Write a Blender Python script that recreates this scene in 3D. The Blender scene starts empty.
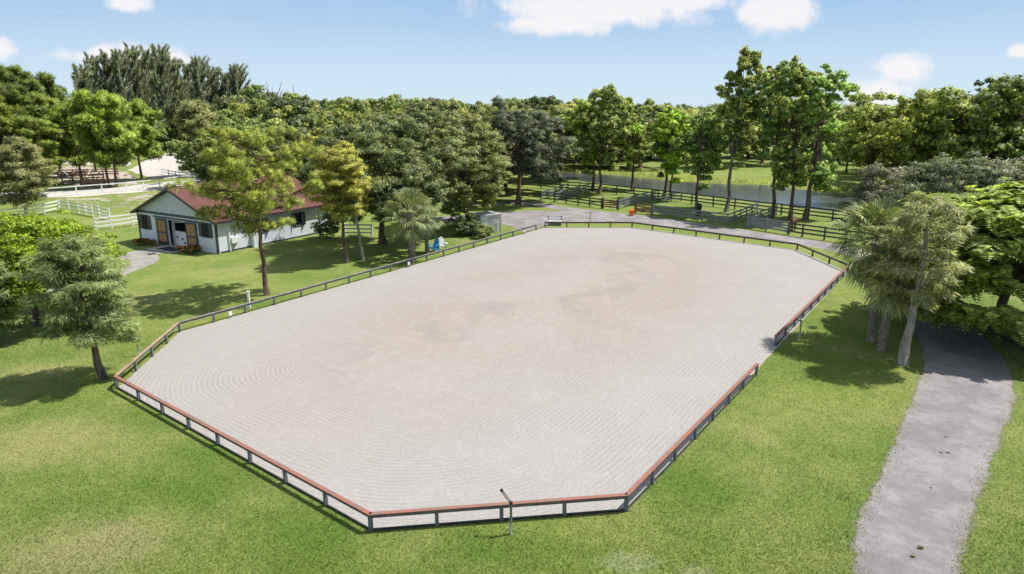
import bpy, bmesh, math, random
import numpy as np
from mathutils import Vector, Matrix

# ------------------------------------------------------------------ camera, sky, sun, exposure
S = bpy.context.scene
COL = S.collection
F_PX, CAM_H, PITCH = 683.0, 12.0, math.radians(14.9)
cam = bpy.data.cameras.new("camera"); cam_o = bpy.data.objects.new("camera", cam); COL.objects.link(cam_o)
cam_o.location = (0, 0, CAM_H); cam_o.rotation_euler = (math.pi/2 - PITCH, 0, 0)
cam.sensor_width = 36; cam.lens = 36*F_PX/1024; cam.clip_end = 6000; cam.clip_start = 0.3
S.camera = cam_o
SUN_EL, SUN_AZ = math.radians(60), math.radians(72)      # azimuth clockwise from +Y
sun = bpy.data.lights.new("sun", 'SUN'); sun.energy = 5.0; sun.angle = math.radians(0.5); sun.color = (1, .965, .91)
sun_o = bpy.data.objects.new("sun", sun); COL.objects.link(sun_o)
sdir = Vector((math.sin(SUN_AZ)*math.cos(SUN_EL), math.cos(SUN_AZ)*math.cos(SUN_EL), math.sin(SUN_EL)))
sun_o.rotation_euler = (-sdir).to_track_quat('-Z', 'Y').to_euler(); sun_o.location = sdir*200
S.view_settings.view_transform = 'Standard'; S.view_settings.look = 'None'
S.view_settings.exposure = 0.38; S.view_settings.gamma = 1; S.view_settings.use_curve_mapping = False

class NT:
    """small node-tree helper"""
    def __init__(s, tree): s.t = tree; s.n = tree.nodes; s.l = tree.links
    def new(s, typ, **kw):
        n = s.n.new(typ)
        for k, v in kw.items():
            if k == 'ins':
                for i, x in v.items(): s.put(n, i, x)
            else: setattr(n, k, v)
        return n
    def put(s, n, i, x):
        if hasattr(x, 'is_output') or isinstance(x, bpy.types.NodeSocket): s.l.new(x, n.inputs[i])
        else: n.inputs[i].default_value = x
    def math(s, op, a, b=0.0, clamp=False):
        n = s.n.new('ShaderNodeMath'); n.operation = op; n.use_clamp = clamp
        s.put(n, 0, a); s.put(n, 1, b); return n.outputs[0]
    def vmath(s, op, a, b=None):
        n = s.n.new('ShaderNodeVectorMath'); n.operation = op; s.put(n, 0, a)
        if b is not None: s.put(n, 1, b)
        return n.outputs['Value' if op in ('LENGTH', 'DISTANCE', 'DOT_PRODUCT') else 'Vector']
    def mix(s, f, a, b, blend='MIX'):
        n = s.n.new('ShaderNodeMix'); n.data_type = 'RGBA'; n.blend_type = blend
        s.put(n, 0, f); s.put(n, 6, col4(a)); s.put(n, 7, col4(b)); return n.outputs[2]
    def noise(s, vec, scale, detail=3, rough=.55, dist=0):
        n = s.n.new('ShaderNodeTexNoise'); s.put(n, 'Vector', vec); n.inputs['Scale'].default_value = scale
        n.inputs['Detail'].default_value = detail; n.inputs['Roughness'].default_value = rough
        n.inputs['Distortion'].default_value = dist; return n.outputs[0]
    def ramp(s, f, lo, hi):
        n = s.n.new('ShaderNodeMapRange'); n.interpolation_type = 'SMOOTHSTEP'; s.put(n, 0, f)
        n.inputs[1].default_value = lo; n.inputs[2].default_value = hi; return n.outputs[0]
def col4(c):
    if isinstance(c, (tuple, list)): return (*c[:3], 1.0)
    return c

# ---- world: Nishita sky with scattered fair-weather clouds at infinity, and added fill cloud overhead
W = bpy.data.worlds.new("World"); S.world = W; W.use_nodes = True
nt = NT(W.node_tree); nt.n.clear()
sky = nt.new('ShaderNodeTexSky', sky_type='NISHITA', sun_disc=False, sun_elevation=SUN_EL, sun_rotation=SUN_AZ,
             altitude=0, air_density=1.0, dust_density=0.1, ozone_density=4.0)
tc = nt.new('ShaderNodeTexCoord').outputs['Generated']
sep = nt.new('ShaderNodeSeparateXYZ', ins={0: tc})
dx, dy, dz = sep.outputs
dym = nt.math('MAXIMUM', dy, .05)
comb = nt.new('ShaderNodeCombineXYZ', ins={0: nt.math('DIVIDE', dx, dym), 1: nt.math('DIVIDE', dz, dym)}).outputs[0]
n1 = nt.noise(comb, 9, 6, .6); n2 = nt.noise(comb, 26, 4, .6)
def sky_p(u, v):
    a, b = (u-512)/F_PX, -(v-287)/F_PX
    y = math.cos(PITCH)+b*math.sin(PITCH); z = -math.sin(PITCH)+b*math.cos(PITCH)
    return a/y, z/y
mask = None
for (u, v, rx, ry, k) in [(600, 8, 125, 22, 1.0), (560, 24, 70, 13, .9), (778, 12, 46, 24, .95), (655, 3, 95, 12, 1.0), (125, 3, 26, 10, .85),
                          (120, 55, 72, 12, .75), (170, 60, 40, 10, .7), (900, 70, 34, 17, .8), (878, 92, 42, 20, .85), (-3, 48, 18, 12, .8), (1020, 52, 16, 9, .8),
                          (60, 12, 16, 4, .3), (1140, 3, 32, 8, .4), (-160, 20, 90, 20, .8), (1250, 30, 120, 22, .8)]:
    px, py = sky_p(u, v)
    d = nt.vmath('LENGTH', nt.vmath('MULTIPLY', nt.vmath('SUBTRACT', comb, (px, py, 0)), (F_PX/rx*.97, F_PX/ry*.97, 0)))
    m = nt.math('MULTIPLY', nt.math('SUBTRACT', 1.18, d), k)
    mask = m if mask is None else nt.math('MAXIMUM', mask, m)
mask = nt.math('ADD', mask, nt.math('MULTIPLY', nt.math('SUBTRACT', n1, .5), 1.5))
mask = nt.math('ADD', mask, nt.math('MULTIPLY', nt.math('SUBTRACT', n2, .5), .9))
mask = nt.math('MULTIPLY', nt.ramp(mask, .16, .72), nt.ramp(dy, .1, .3))
mask = nt.math('MULTIPLY', mask, .90)
veil = nt.math('MULTIPLY', nt.ramp(nt.noise(comb, 2.2, 4, .6), .40, .85), .16)     # thin high cirrus
veil = nt.math('MULTIPLY', veil, nt.ramp(dz, .0, .12))
# pale moist air low in the sky, clear blue above it
lowc = nt.mix(nt.ramp(dz, .0, .17), (5.2, 6.45, 7.5), (2.75, 4.45, 6.75))
skyc = nt.mix(nt.math('MULTIPLY', nt.math('SUBTRACT', 1.0, nt.ramp(dz, .16, .5)), .97), sky.outputs[0], lowc)
base = nt.mix(veil, skyc, (6.6, 7.3, 7.9))
c = nt.mix(mask, base, (7.9, 7.6, 7.65))
over = nt.math('MULTIPLY', nt.ramp(nt.noise(tc, 3.1, 6, .6), .40, .56), nt.ramp(dz, .22, .42))      # unseen cloud cover added overhead and behind to raise the ambient fill
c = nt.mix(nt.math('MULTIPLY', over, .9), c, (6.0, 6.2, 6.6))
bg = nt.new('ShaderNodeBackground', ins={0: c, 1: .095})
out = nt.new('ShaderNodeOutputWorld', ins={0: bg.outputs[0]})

# ------------------------------------------------------------------ layout: photo rows and columns to points on the ground
CT, ST = math.cos(PITCH), math.sin(PITCH)
def G(u, v, z=0.0):
    a, b = (u-512)/F_PX, -(v-287)/F_PX
    d = (a, CT+b*ST, -ST+b*CT); t = (z-CAM_H)/d[2]
    return Vector((d[0]*t, d[1]*t, z))
def height_at(u, v, vt):
    y = G(u, v).y; b = -(vt-287)/F_PX
    return CAM_H + y*(-ST+b*CT)/(CT+b*ST)

# ------------------------------------------------------------------ materials
def material(name):
    m = bpy.data.materials.new(name); m.use_nodes = True
    n = NT(m.node_tree); bs = n.n['Principled BSDF']; return m, n, bs
def simple(name, c1, c2=None, scale=6, rough=.7, spec=.3, bump=0, bscale=30, stretch=(1, 1, 1), metal=0, lo=.35, hi=.65):
    m, n, bs = material(name)
    tcn = n.new('ShaderNodeTexCoord').outputs['Object']
    v = n.vmath('MULTIPLY', tcn, stretch)
    if c2 is None: c2 = tuple(x*.75 for x in c1)
    f = n.ramp(n.noise(v, scale, 5, .6), lo, hi)
    n.put(bs, 'Base Color', n.mix(f, c1, c2)); bs.inputs['Roughness'].default_value = rough
    bs.inputs['Specular IOR Level'].default_value = spec; bs.inputs['Metallic'].default_value = metal
    if bump:
        b = n.new('ShaderNodeBump', ins={'Strength': bump, 'Distance': .02, 'Height': n.noise(v, bscale, 4)})
        n.put(bs, 'Normal', b.outputs[0])
    return m

def leaf_material(name, trans=.42, spec=.32, var=.5, rough=.5):
    m, n, bs = material(name)
    oi = n.new('ShaderNodeObjectInfo'); geo = n.new('ShaderNodeNewGeometry')
    tcn = n.new('ShaderNodeTexCoord').outputs['Object']
    r = geo.outputs['Random Per Island']
    big = n.ramp(n.noise(tcn, .5, 3), .3, .7)
    k = n.math('ADD', n.math('MULTIPLY', n.math('POWER', r, 2.0), 1.5*var*1.5), .62-.25*var)
    k = n.math('MULTIPLY', k, n.math('ADD', n.math('MULTIPLY', big, .6), .75))
    k = n.math('MULTIPLY', k, n.math('ADD', n.math('MULTIPLY', oi.outputs['Random'], .3), .85))
    cc = n.vmath('SCALE', oi.outputs['Color']); n.put(cc.node, 3, k)
    yel = n.math('ADD', n.math('MULTIPLY', n.ramp(n.noise(tcn, .9, 2), .45, .75), .4), n.math('MULTIPLY', n.ramp(r, .6, 1), .4))
    c = n.mix(yel, cc, n.mix(1.0, cc, (1.22, 1.08, .78), 'MULTIPLY'))
    n.put(bs, 'Base Color', c); bs.inputs['Roughness'].default_value = rough; bs.inputs['Specular IOR Level'].default_value = spec
    tr = n.new('ShaderNodeBsdfTranslucent', ins={0: n.mix(1.0, c, (1.35, 1.32, .80), 'MULTIPLY')})
    mx = n.new('ShaderNodeMixShader', ins={0: trans, 1: bs.outputs[0], 2: tr.outputs[0]})
    n.put(n.n['Material Output'], 0, mx.outputs[0]); return m

M = {}
M['leaf'] = leaf_material('foliage')
M['needle'] = leaf_material('needles', .40, .3, .4)
M['frond'] = leaf_material('palm_fronds', .25, .5, .35)
M['bark'] = simple('bark', (.16, .12, .09), (.07, .05, .04), 5, .9, .15, .6, 18, (1, 1, .25))
M['pine_bark'] = simple('pine_bark', (.20, .13, .09), (.09, .06, .045), 6, .9, .15, .7, 14, (1, 1, .4))
M['pale_bark'] = simple('pale_bark', (.34, .31, .27), (.19, .17, .14), 5, .9, .15, .5, 18, (1, 1, .3))
M['grey_bark'] = simple('grey_bark', (.20, .18, .15), (.10, .09, .075), 5, .9, .15, .5, 18, (1, 1, .3))
M['palm_trunk'] = simple('palm_trunk', (.27, .23, .19), (.13, .11, .085), 7, .95, .1, .8, 12, (1, 1, 2.2))
M['rail_red'] = simple('worn_red_rail', (.30, .115, .075), (.21, .125, .095), 2.2, .6, .3, .3, 40, (1, 1, 1))
M['rail_tan'] = simple('worn_tan_rail', (.40, .25, .15), (.28, .22, .17), 3, .65, .3, .3, 40)
M['rail_grey'] = simple('weathered_rail', (.26, .235, .21), (.17, .15, .13), 3, .7, .3, .3, 40)
M['rail_brown'] = simple('dark_brown_rail', (.10, .085, .075), (.06, .05, .045), 3, .7, .3, .3, 40)
M['post_grey'] = simple('grey_post', (.17, .18, .19), (.10, .105, .115), 4, .75, .3, .3, 30)
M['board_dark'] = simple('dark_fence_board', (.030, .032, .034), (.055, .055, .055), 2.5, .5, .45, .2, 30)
M['board_painted_light'] = simple('fence_board_painted_light', (.23, .26, .29), (.15, .17, .20), 2.5, .55, .4, .2, 30)  # grey-blue tint holds sun sheen and blue shade put on dark boards
M['board_brown'] = simple('brown_gate_board', (.26, .16, .09), (.17, .10, .06), 4, .7, .25, .3, 30)
M['board_white'] = simple('white_vinyl', (.80, .80, .78), (.70, .70, .67), 2, .45, .4)
M['rough_wood'] = simple('rough_brown_wood', (.34, .22, .14), (.20, .13, .085), 3, .8, .2, .3, 30)
M['wall'] = simple('pale_blue_grey_paint', (.66, .69, .75), (.61, .64, .70), 1.2, .7, .3, .12, 60)
M['gable'] = simple('gable_siding', (.50, .54, .57), (.46, .50, .53), 1.2, .7, .3)
M['trim'] = simple('charcoal_trim', (.035, .04, .05), (.05, .055, .065), 3, .5, .4)
M['shutter'] = simple('grey_brown_shutter', (.14, .12, .11), (.09, .08, .075), 4, .65, .3)
M['door_wood'] = simple('oiled_door_wood', (.42, .25, .10), (.30, .17, .07), 3, .6, .3, .2, 30, (1, 1, .2))
M['white'] = simple('white_paint', (.78, .78, .77), (.70, .70, .69), 2, .5, .4)
M['dark'] = simple('dark_interior', (.02, .02, .022), (.03, .03, .03), 3, .8, .2)
M['glass'] = simple('window_glass', (.02, .025, .03), (.03, .035, .04), 2, .08, .5)
M['concrete'] = simple('concrete', (.46, .43, .40), (.36, .34, .31), 1.5, .9, .2, .3, 30)
M['rubber'] = simple('black_rubber_mat', (.03, .03, .035), (.05, .05, .055), 2, .8, .2)
M['steel'] = simple('galvanised_pipe', (.34, .35, .36), (.25, .26, .27), 6, .4, .5, metal=.6)
M['black_metal'] = simple('black_metal', (.03, .03, .03), (.045, .045, .045), 6, .4, .5)
M['shed'] = simple('shed_panel', (.62, .62, .60), (.50, .50, .48), 1.5, .6, .3)
M['shed_roof'] = simple('shed_roof', (.42, .42, .42), (.32, .32, .32), 1.5, .6, .3)
M['blue'] = simple('blue_plastic', (.03, .30, .62), (.025, .26, .55), 3, .45, .4)
M['white_plastic'] = simple('white_plastic', (.78, .78, .76), (.7, .7, .68), 3, .45, .4)
M['orange'] = simple('orange_plastic', (.85, .17, .03), (.7, .13, .02), 3, .45, .4)
M['horse_bay'] = simple('bay_coat', (.14, .05, .025), (.085, .032, .018), 3, .5, .4)
M['horse_dark'] = simple('dark_coat', (.022, .018, .017), (.04, .03, .025), 3, .5, .4)
M['hair'] = simple('black_hair', (.012, .011, .01), (.02, .018, .016), 8, .5, .4)
M['cream'] = simple('pale_hair', (.55, .5, .44), (.45, .4, .34), 8, .6, .3)
M['bloom'] = simple('orange_flowers', (.62, .13, .03), (.72, .34, .04), 8, .7, .2, lo=.45, hi=.55)
M['rock'] = simple('pale_rock', (.42, .40, .37), (.28, .27, .25), 4, .9, .2, .6, 8)

def roof_material():
    m, n, bs = material('red_shingles')
    tcn = n.new('ShaderNodeTexCoord').outputs['Object']
    br = n.new('ShaderNodeTexBrick', ins={'Vector': tcn, 'Color1': (.155, .060, .050, 1), 'Color2': (.11, .046, .040, 1), 'Mortar': (.06, .03, .027, 1),
               'Scale': 1.0, 'Mortar Size': .012, 'Brick Width': .33, 'Row Height': .16, 'Bias': -.2})
    f = n.ramp(n.noise(tcn, .8, 5), .35, .7)
    n.put(bs, 'Base Color', n.mix(n.math('MULTIPLY', f, .5), br.outputs[0], (.16, .09, .07)))
    bs.inputs['Roughness'].default_value = .9; bs.inputs['Specular IOR Level'].default_value = .2
    return m
M['roof'] = roof_material()

def lawn_patches(n, p, c, k=1.0):
    """dry, lush and sandy areas of the lawn at their places on the ground (x, y, radius x, radius y, strength)"""
    nz = n.noise(p, .55, 5, .7); nf = n.noise(p, 2.4, 4, .7)
    def blob(lst, lo, hi):
        m = None
        for (x, y, rx, ry, st) in lst:
            d = n.vmath('LENGTH', n.vmath('MULTIPLY', n.vmath('SUBTRACT', p, (x, y, 0)), (1/rx, 1/ry, 0)))
            q = n.math('MULTIPLY', n.math('SUBTRACT', 1.3, d), st); m = q if m is None else n.math('MAXIMUM', m, q)
        m = n.math('ADD', m, n.math('MULTIPLY', n.math('SUBTRACT', nz, .5), 1.1)); m = n.math('ADD', m, n.math('MULTIPLY', n.math('SUBTRACT', nf, .5), .6))
        return n.ramp(m, lo, hi)
    dry = blob(DRY, .25, 1.1); lush = blob(LUSH, .2, 1.0); sandy = blob(SANDY, .45, 1.1)
    c = n.mix(n.math('MULTIPLY', lush, .62*k), c, (.088, .165, .022))
    c = n.mix(n.math('MULTIPLY', dry, .58*k), c, (.335, .305, .135))
    return n.mix(n.math('MULTIPLY', sandy, .24*k), c, (.42, .42, .30))
DRY = [(-12, 16.5, 3.5, 2.5, 1), (-17, 23, 4.5, 3, .9), (-8, 14, 2.5, 1.5, .9), (-22, 30, 4, 2.5, .7), (-25, 42, 6, 3, .8), (-20, 50, 6, 4, .6), (9, 24, 2.5, 3, .5), (15, 24.5, 1.6, 2.2, .6), (17, 18, 1.2, 2.5, .7), (-40, 72, 12, 6, .8), (20, 60, 4, 3, .4)]
LUSH = [(-10, 21, 3.2, 3, 1), (-14, 25.2, 2.5, 2.2, 1), (-5.8, 17, 2, 1.8, 1), (0, 16.3, 3.5, 1.4, .9), (6, 19.5, 2, 2.5, .9), (14, 31, 4, 4, .9), (18, 36, 3, 5, .8), (-15.5, 41, 3, 2, .8), (-19.5, 32, 2, 3, .7), (24, 74, 12, 5, .6)]
SANDY = [(3.2, 16.0, 1.3, .8, 1), (4.9, 15.6, .9, .6, .9), (-2.3, 15.2, 1.2, .6, .5), (1.2, 15.4, .9, .5, .6)]
def grass_material():
    m, n, bs = material('lawn_grass')
    p = n.new('ShaderNodeTexCoord').outputs['Object']
    a = n.ramp(n.noise(p, .085, 4, .65), .42, .58)
    b = n.ramp(n.noise(p, .30, 5, .62), .38, .68)
    d = n.ramp(n.noise(p, 1.6, 4, .6), .35, .7)
    e = n.ramp(n.noise(p, 7.0, 4, .65), .3, .72)
    g = n.ramp(n.noise(n.vmath('MULTIPLY', p, (1, 1, 1)), 34, 3, .7), .28, .75)
    c = n.mix(a, (.098, .172, .024), (.190, .240, .046))
    c = n.mix(n.math('MULTIPLY', b, .75), c, (.275, .285, .092))
    c = n.mix(n.math('MULTIPLY', d, .60), c, (.090, .155, .024))
    c = n.mix(n.math('MULTIPLY', e, .42), c, (.315, .33, .12))
    c = n.mix(n.math('MULTIPLY', g, .30), c, (.105, .150, .022))
    # thin worn spots where the sandy soil shows
    w = n.math('MULTIPLY', n.ramp(n.noise(p, .16, 5, .7), .63, .78), .45)
    c = n.mix(w, c, (.40, .38, .24))
    c = lawn_patches(n, p, c)
    n.put(bs, 'Base Color', c); bs.inputs['Roughness'].default_value = .85; bs.inputs['Specular IOR Level'].default_value = .12
    h = n.math('ADD', n.math('MULTIPLY', n.noise(p, 3, 4), .6), n.noise(p, 22, 4, .7))
    bp = n.new('ShaderNodeBump', ins={'Strength': .8, 'Distance': .07, 'Height': h}); n.put(bs, 'Normal', bp.outputs[0])
    return m
M['grass'] = grass_material()

AX = Vector((.5520, .8338, 0)); AY = Vector((.8338, -.5520, 0))    # arena long axis, cross axis
ARC = Vector((2.9, 42.6, 0))                                        # arena centre
def sand_material():
    m, n, bs = material('arena_sand')
    p = n.new('ShaderNodeTexCoord').outputs['Object']                # object is rotated so that x runs along the arena
    wob = n.math('MULTIPLY', n.math('SUBTRACT', n.noise(p, .12, 3), .5), .7)
    wob2 = n.math('MULTIPLY', n.math('SUBTRACT', n.noise(p, 1.3, 3), .5), .07)
    q = n.vmath('MAXIMUM', n.vmath('SUBTRACT', n.vmath('ABSOLUTE', p), (17.0, 3.5, 100)), (0, 0, 0))
    d = n.math('ADD', n.math('ADD', n.vmath('LENGTH', q), wob), wob2)
    lines = n.math('SINE', n.math('MULTIPLY', d, 2*math.pi/.215))
    wide = n.math('SINE', n.math('MULTIPLY', d, 2*math.pi/1.9))
    fine = n.noise(p, 11, 6, .85); mid = n.noise(p, 2.2, 4, .65)
    ha = n.ramp(n.noise(p, .35, 3), .3, .62)                         # tracks fade where hooves crossed them
    pink = n.ramp(n.noise(p, .10, 5, .65), .25, .58)
    cen = n.vmath('LENGTH', n.vmath('MULTIPLY', p, (1/25., 1/11., 0)))
    cen = n.math('SUBTRACT', 1.0, n.ramp(cen, .55, 1.15))
    c = n.mix(n.math('MULTIPLY', pink, cen), (.352, .338, .318), (.335, .282, .238))
    c = n.mix(n.math('MULTIPLY', n.ramp(mid, .4, .7), .35), c, (.415, .396, .370))
    c = n.mix(n.math('MULTIPLY', n.ramp(fine, .40, .66), .75), c, (.245, .226, .207))
    c = n.mix(n.math('MULTIPLY', n.math('MULTIPLY', n.ramp(lines, .35, 1), ha), .38), c, (.225, .207, .190))
    c = n.mix(n.math('MULTIPLY', n.ramp(wide, .2, 1), .10), c, (.29, .27, .25))
    n.put(bs, 'Base Color', c); bs.inputs['Roughness'].default_value = .95; bs.inputs['Specular IOR Level'].default_value = .1
    h = n.math('ADD', n.math('MULTIPLY', n.math('MULTIPLY', lines, ha), .32), n.math('ADD', n.math('MULTIPLY', fine, 1.0), n.math('MULTIPLY', mid, .8)))
    bp = n.new('ShaderNodeBump', ins={'Strength': .6, 'Distance': .03, 'Height': h}); n.put(bs, 'Normal', bp.outputs[0])
    return m
M['sand'] = sand_material()

def gravel_material():
    m, n, bs = material('driveway_gravel')
    p = n.new('ShaderNodeTexCoord').outputs['Object']
    at = n.new('ShaderNodeAttribute', attribute_name='edge').outputs['Fac']
    a = n.ramp(n.noise(p, .45, 5, .65), .38, .64); b = n.ramp(n.noise(p, 30, 3, .8), .3, .72); e = n.ramp(n.noise(p, 2.6, 5, .7), .38, .66)
    c = n.mix(a, (.250, .232, .238), (.375, .355, .362))
    c = n.mix(n.math('MULTIPLY', e, .45), c, (.190, .165, .155))
    g = n.ramp(n.noise(p, 1.1, 5, .75), .60, .72)
    c = n.mix(n.math('MULTIPLY', g, .35), c, (.42, .39, .375))
    c = n.mix(n.math('MULTIPLY', b, .6), c, (.125, .112, .108))
    c = n.mix(n.math('MULTIPLY', n.ramp(at, .0, .9), .5), c, (.27, .27, .14))      # soil and thatch along the verge
    n.put(bs, 'Base Color', c); bs.inputs['Roughness'].default_value = .95; bs.inputs['Specular IOR Level'].default_value = .15
    bp = n.new('ShaderNodeBump', ins={'Strength': .8, 'Distance': .035, 'Height': n.noise(p, 28, 4, .8)}); n.put(bs, 'Normal', bp.outputs[0])
    nz = n.math('ADD', n.math('MULTIPLY', n.noise(p, 1.4, 4, .65), .85), n.math('MULTIPLY', n.noise(p, 5, 3, .7), .15))
    cut = n.ramp(n.math('ADD', n.math('MULTIPLY', at, .90), nz), .88, 1.22)   # grass tufts break the border
    tr = n.new('ShaderNodeBsdfTransparent'); mx = n.new('ShaderNodeMixShader', ins={0: cut, 1: bs.outputs[0], 2: tr.outputs[0]})
    n.put(n.n['Material Output'], 0, mx.outputs[0]); return m
M['gravel'] = gravel_material()
M['paddock_sand'] = simple('paddock_sand', (.50, .47, .43), (.42, .39, .35), .5, .95, .1, .4, 6)
M['dirt'] = simple('bare_sandy_dirt', (.46, .40, .34), (.34, .29, .23), .8, .95, .1, .4, 6)
def sparse(name, c1, c2, thr):
    m = simple(name, c1, c2, .8, .95, .1, .4, 6); n = NT(m.node_tree); p = n.new('ShaderNodeTexCoord').outputs['Object']
    nz = n.math('ADD', n.math('MULTIPLY', n.noise(p, .35, 4, .6), .55), n.math('MULTIPLY', n.noise(p, 1.7, 4, .75), .45))
    tr = n.new('ShaderNodeBsdfTransparent'); mx = n.new('ShaderNodeMixShader', ins={0: n.math('LESS_THAN', nz, thr), 1: n.n['Principled BSDF'].outputs[0], 2: tr.outputs[0]})
    n.put(n.n['Material Output'], 0, mx.outputs[0]); return m
M['dirt_sparse'] = sparse('thin_sandy_grass', (.42, .38, .30), (.32, .29, .20), .53)
M['dirt_yard'] = sparse('bare_yard', (.46, .40, .34), (.34, .29, .23), .44)
M['path'] = simple('concrete_walk', (.30, .28, .255), (.235, .22, .20), .9, .9, .2, .3, 20)
M['reeds'] = simple('reedy_bank', (.22, .25, .045), (.15, .19, .035), .8, .9, .1, .6, 5)

def water_material():
    m, n, bs = material('canal_water')
    p = n.new('ShaderNodeTexCoord').outputs['Object']
    bs.inputs['Base Color'].default_value = (.075, .085, .09, 1); bs.inputs['Roughness'].default_value = .07
    bs.inputs['Specular IOR Level'].default_value = .5
    bp = n.new('ShaderNodeBump', ins={'Strength': .22, 'Distance': .10, 'Height': n.noise(n.vmath('MULTIPLY', p, (1, 1.6, 1)), 1.6, 4, .6)}); n.put(bs, 'Normal', bp.outputs[0])
    return m
M['water'] = water_material()

# ------------------------------------------------------------------ object helpers
def obj(name, bm, m, parent=None, loc=None, rotz=None, smooth=False):
    me = bm if isinstance(bm, bpy.types.Mesh) else bpy.data.meshes.new(name)
    if me is not bm:
        bm.normal_update(); bm.to_mesh(me); bm.free()
        if m: me.materials.append(m)
        if smooth: me.polygons.foreach_set('use_smooth', [True]*len(me.polygons))
    o = bpy.data.objects.new(name, me); COL.objects.link(o)
    if parent: o.parent = parent
    if loc is not None: o.location = loc
    if rotz is not None: o.rotation_euler = (0, 0, rotz)
    return o
def tag(o, label, cat, group=None, kind=None):
    if label: o['label'] = label
    if cat: o['category'] = cat
    if group: o['group'] = group
    if kind: o['kind'] = kind
    return o
def thing(name, label, cat, loc=(0, 0, 0), rotz=0, group=None):
    o = bpy.data.objects.new(name, None); COL.objects.link(o); o.empty_display_size = .2
    o.location = loc; o.rotation_euler = (0, 0, rotz); return tag(o, label, cat, group)
def struct(name, bm, m, loc=None, rotz=None):
    o = obj(name, bm, m, None, loc, rotz); o['kind'] = 'structure'; return o
def dup(root, loc, rotz, label, group=None, scale=None, color=None):
    r = root.copy(); COL.objects.link(r); r.location = loc; r.rotation_euler = (0, 0, rotz); r['label'] = label
    if group: r['group'] = group
    elif 'group' in r: del r['group']
    if scale is not None: r.scale = scale
    for ch in root.children:
        k = ch.copy(); COL.objects.link(k); k.parent = r
        if color is not None: k.color = (*color, 1)
        for g in ch.children:
            d = g.copy(); COL.objects.link(d); d.parent = k
    return r

def box(bm, c, s, rot=None, bev=0):
    """axis box centre c, size s; rot is a 3x3/4x4 matrix about the centre"""
    r = bmesh.ops.create_cube(bm, size=1); vs = r['verts']
    mat = Matrix.Translation(c) @ (rot.to_4x4() if rot is not None else Matrix.Identity(4)) @ Matrix.Diagonal((*s, 1))
    bmesh.ops.transform(bm, matrix=mat, verts=vs)
    if bev:
        es = list({e for v in vs for e in v.link_edges}); bmesh.ops.bevel(bm, geom=es, offset=bev, segments=1, affect='EDGES')
def BM(): return bmesh.new()
def boxes(*args):
    bm = BM()
    for a in args: box(bm, *a)
    return bm
def beam(bm, a, b, w, h, bev=0):
    """rectangular bar from a to b, w across (horizontal), h high"""
    a, b = Vector(a), Vector(b); d = b-a; L = d.length
    if L < 1e-5: return
    x = d/L; y = Vector((0, 0, 1)).cross(x)
    if y.length < 1e-4: y = Vector((0, 1, 0))
    y.normalize(); z = x.cross(y); R = Matrix((x, y, z)).transposed()
    box(bm, (a+b)/2, (L, w, h), R, bev)
def tube(bm, pts, rad, n=8, cap=True):
    rings = []; pts = [Vector(p) for p in pts]; a = None
    for i, p in enumerate(pts):
        t = (pts[min(i+1, len(pts)-1)]-pts[max(i-1, 0)]).normalized()
        if a is None: a = t.cross(Vector((0, 0, 1)) if abs(t.z) < .9 else Vector((1, 0, 0)))
        a = a-t*a.dot(t)                               # carry the frame along so that rings never twist
        if a.length < 1e-4: a = t.cross(Vector((.3, 1, .2)))
        a.normalize(); b = t.cross(a); r = rad[i] if isinstance(rad, (list, tuple)) else rad
        rings.append([bm.verts.new(p+a*(r*math.cos(k*2*math.pi/n))+b*(r*math.sin(k*2*math.pi/n))) for k in range(n)])
    for r0, r1 in zip(rings, rings[1:]):
        for k in range(n): bm.faces.new((r0[k], r0[(k+1) % n], r1[(k+1) % n], r1[k])).smooth = True
    if cap: bm.faces.new(rings[0]); bm.faces.new(rings[-1][::-1])
def prism(bm, prof, y0, y1):
    """closed x-z outline swept from y0 to y1"""
    a = [bm.verts.new((x, y0, z)) for x, z in prof]; b = [bm.verts.new((x, y1, z)) for x, z in prof]; n = len(prof)
    for k in range(n): bm.faces.new((a[k], a[(k+1) % n], b[(k+1) % n], b[k]))
    bm.faces.new(a[::-1]); bm.faces.new(b)
    bmesh.ops.recalc_face_normals(bm, faces=bm.faces)
def sheet(pts, z, step=None, jitter=0, seed=0, inv=None):
    """flat polygon; long edges are split and roughened so that natural borders look ragged"""
    rng = random.Random(seed); out = []; pts = [Vector((p[0], p[1], 0)) for p in pts]
    for a, b in zip(pts, pts[1:]+pts[:1]):
        n = max(1, int((b-a).length/step)) if step else 1
        nrm = Vector((-(b-a).y, (b-a).x, 0)).normalized()
        for k in range(n):
            p = a.lerp(b, k/n)
            if jitter: p = p + nrm*rng.gauss(0, jitter)
            out.append(p)
    bm = BM(); vs = []
    for p in out:
        if inv is not None: p = inv @ p
        vs.append(bm.verts.new((p.x, p.y, z)))
    es = [bm.edges.new((vs[i], vs[(i+1) % len(vs)])) for i in range(len(vs))]
    bmesh.ops.triangle_fill(bm, edges=es, use_beauty=True)
    bmesh.ops.recalc_face_normals(bm, faces=bm.faces)
    for f in bm.faces:
        if f.normal.z < 0: f.normal_flip()
    return bm
def catmull(pts, n=8):
    P = [Vector(p) for p in pts]; P = [P[0]*2-P[1]]+P+[P[-1]*2-P[-2]]; out = []
    for i in range(1, len(P)-2):
        for k in range(n):
            t = k/n; a, b, c, d = P[i-1:i+3]
            out.append(.5*((2*b)+(c-a)*t+(2*a-5*b+4*c-d)*t*t+(3*b-a-3*c+d)*t**3))
    return out+[P[-2]]

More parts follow.
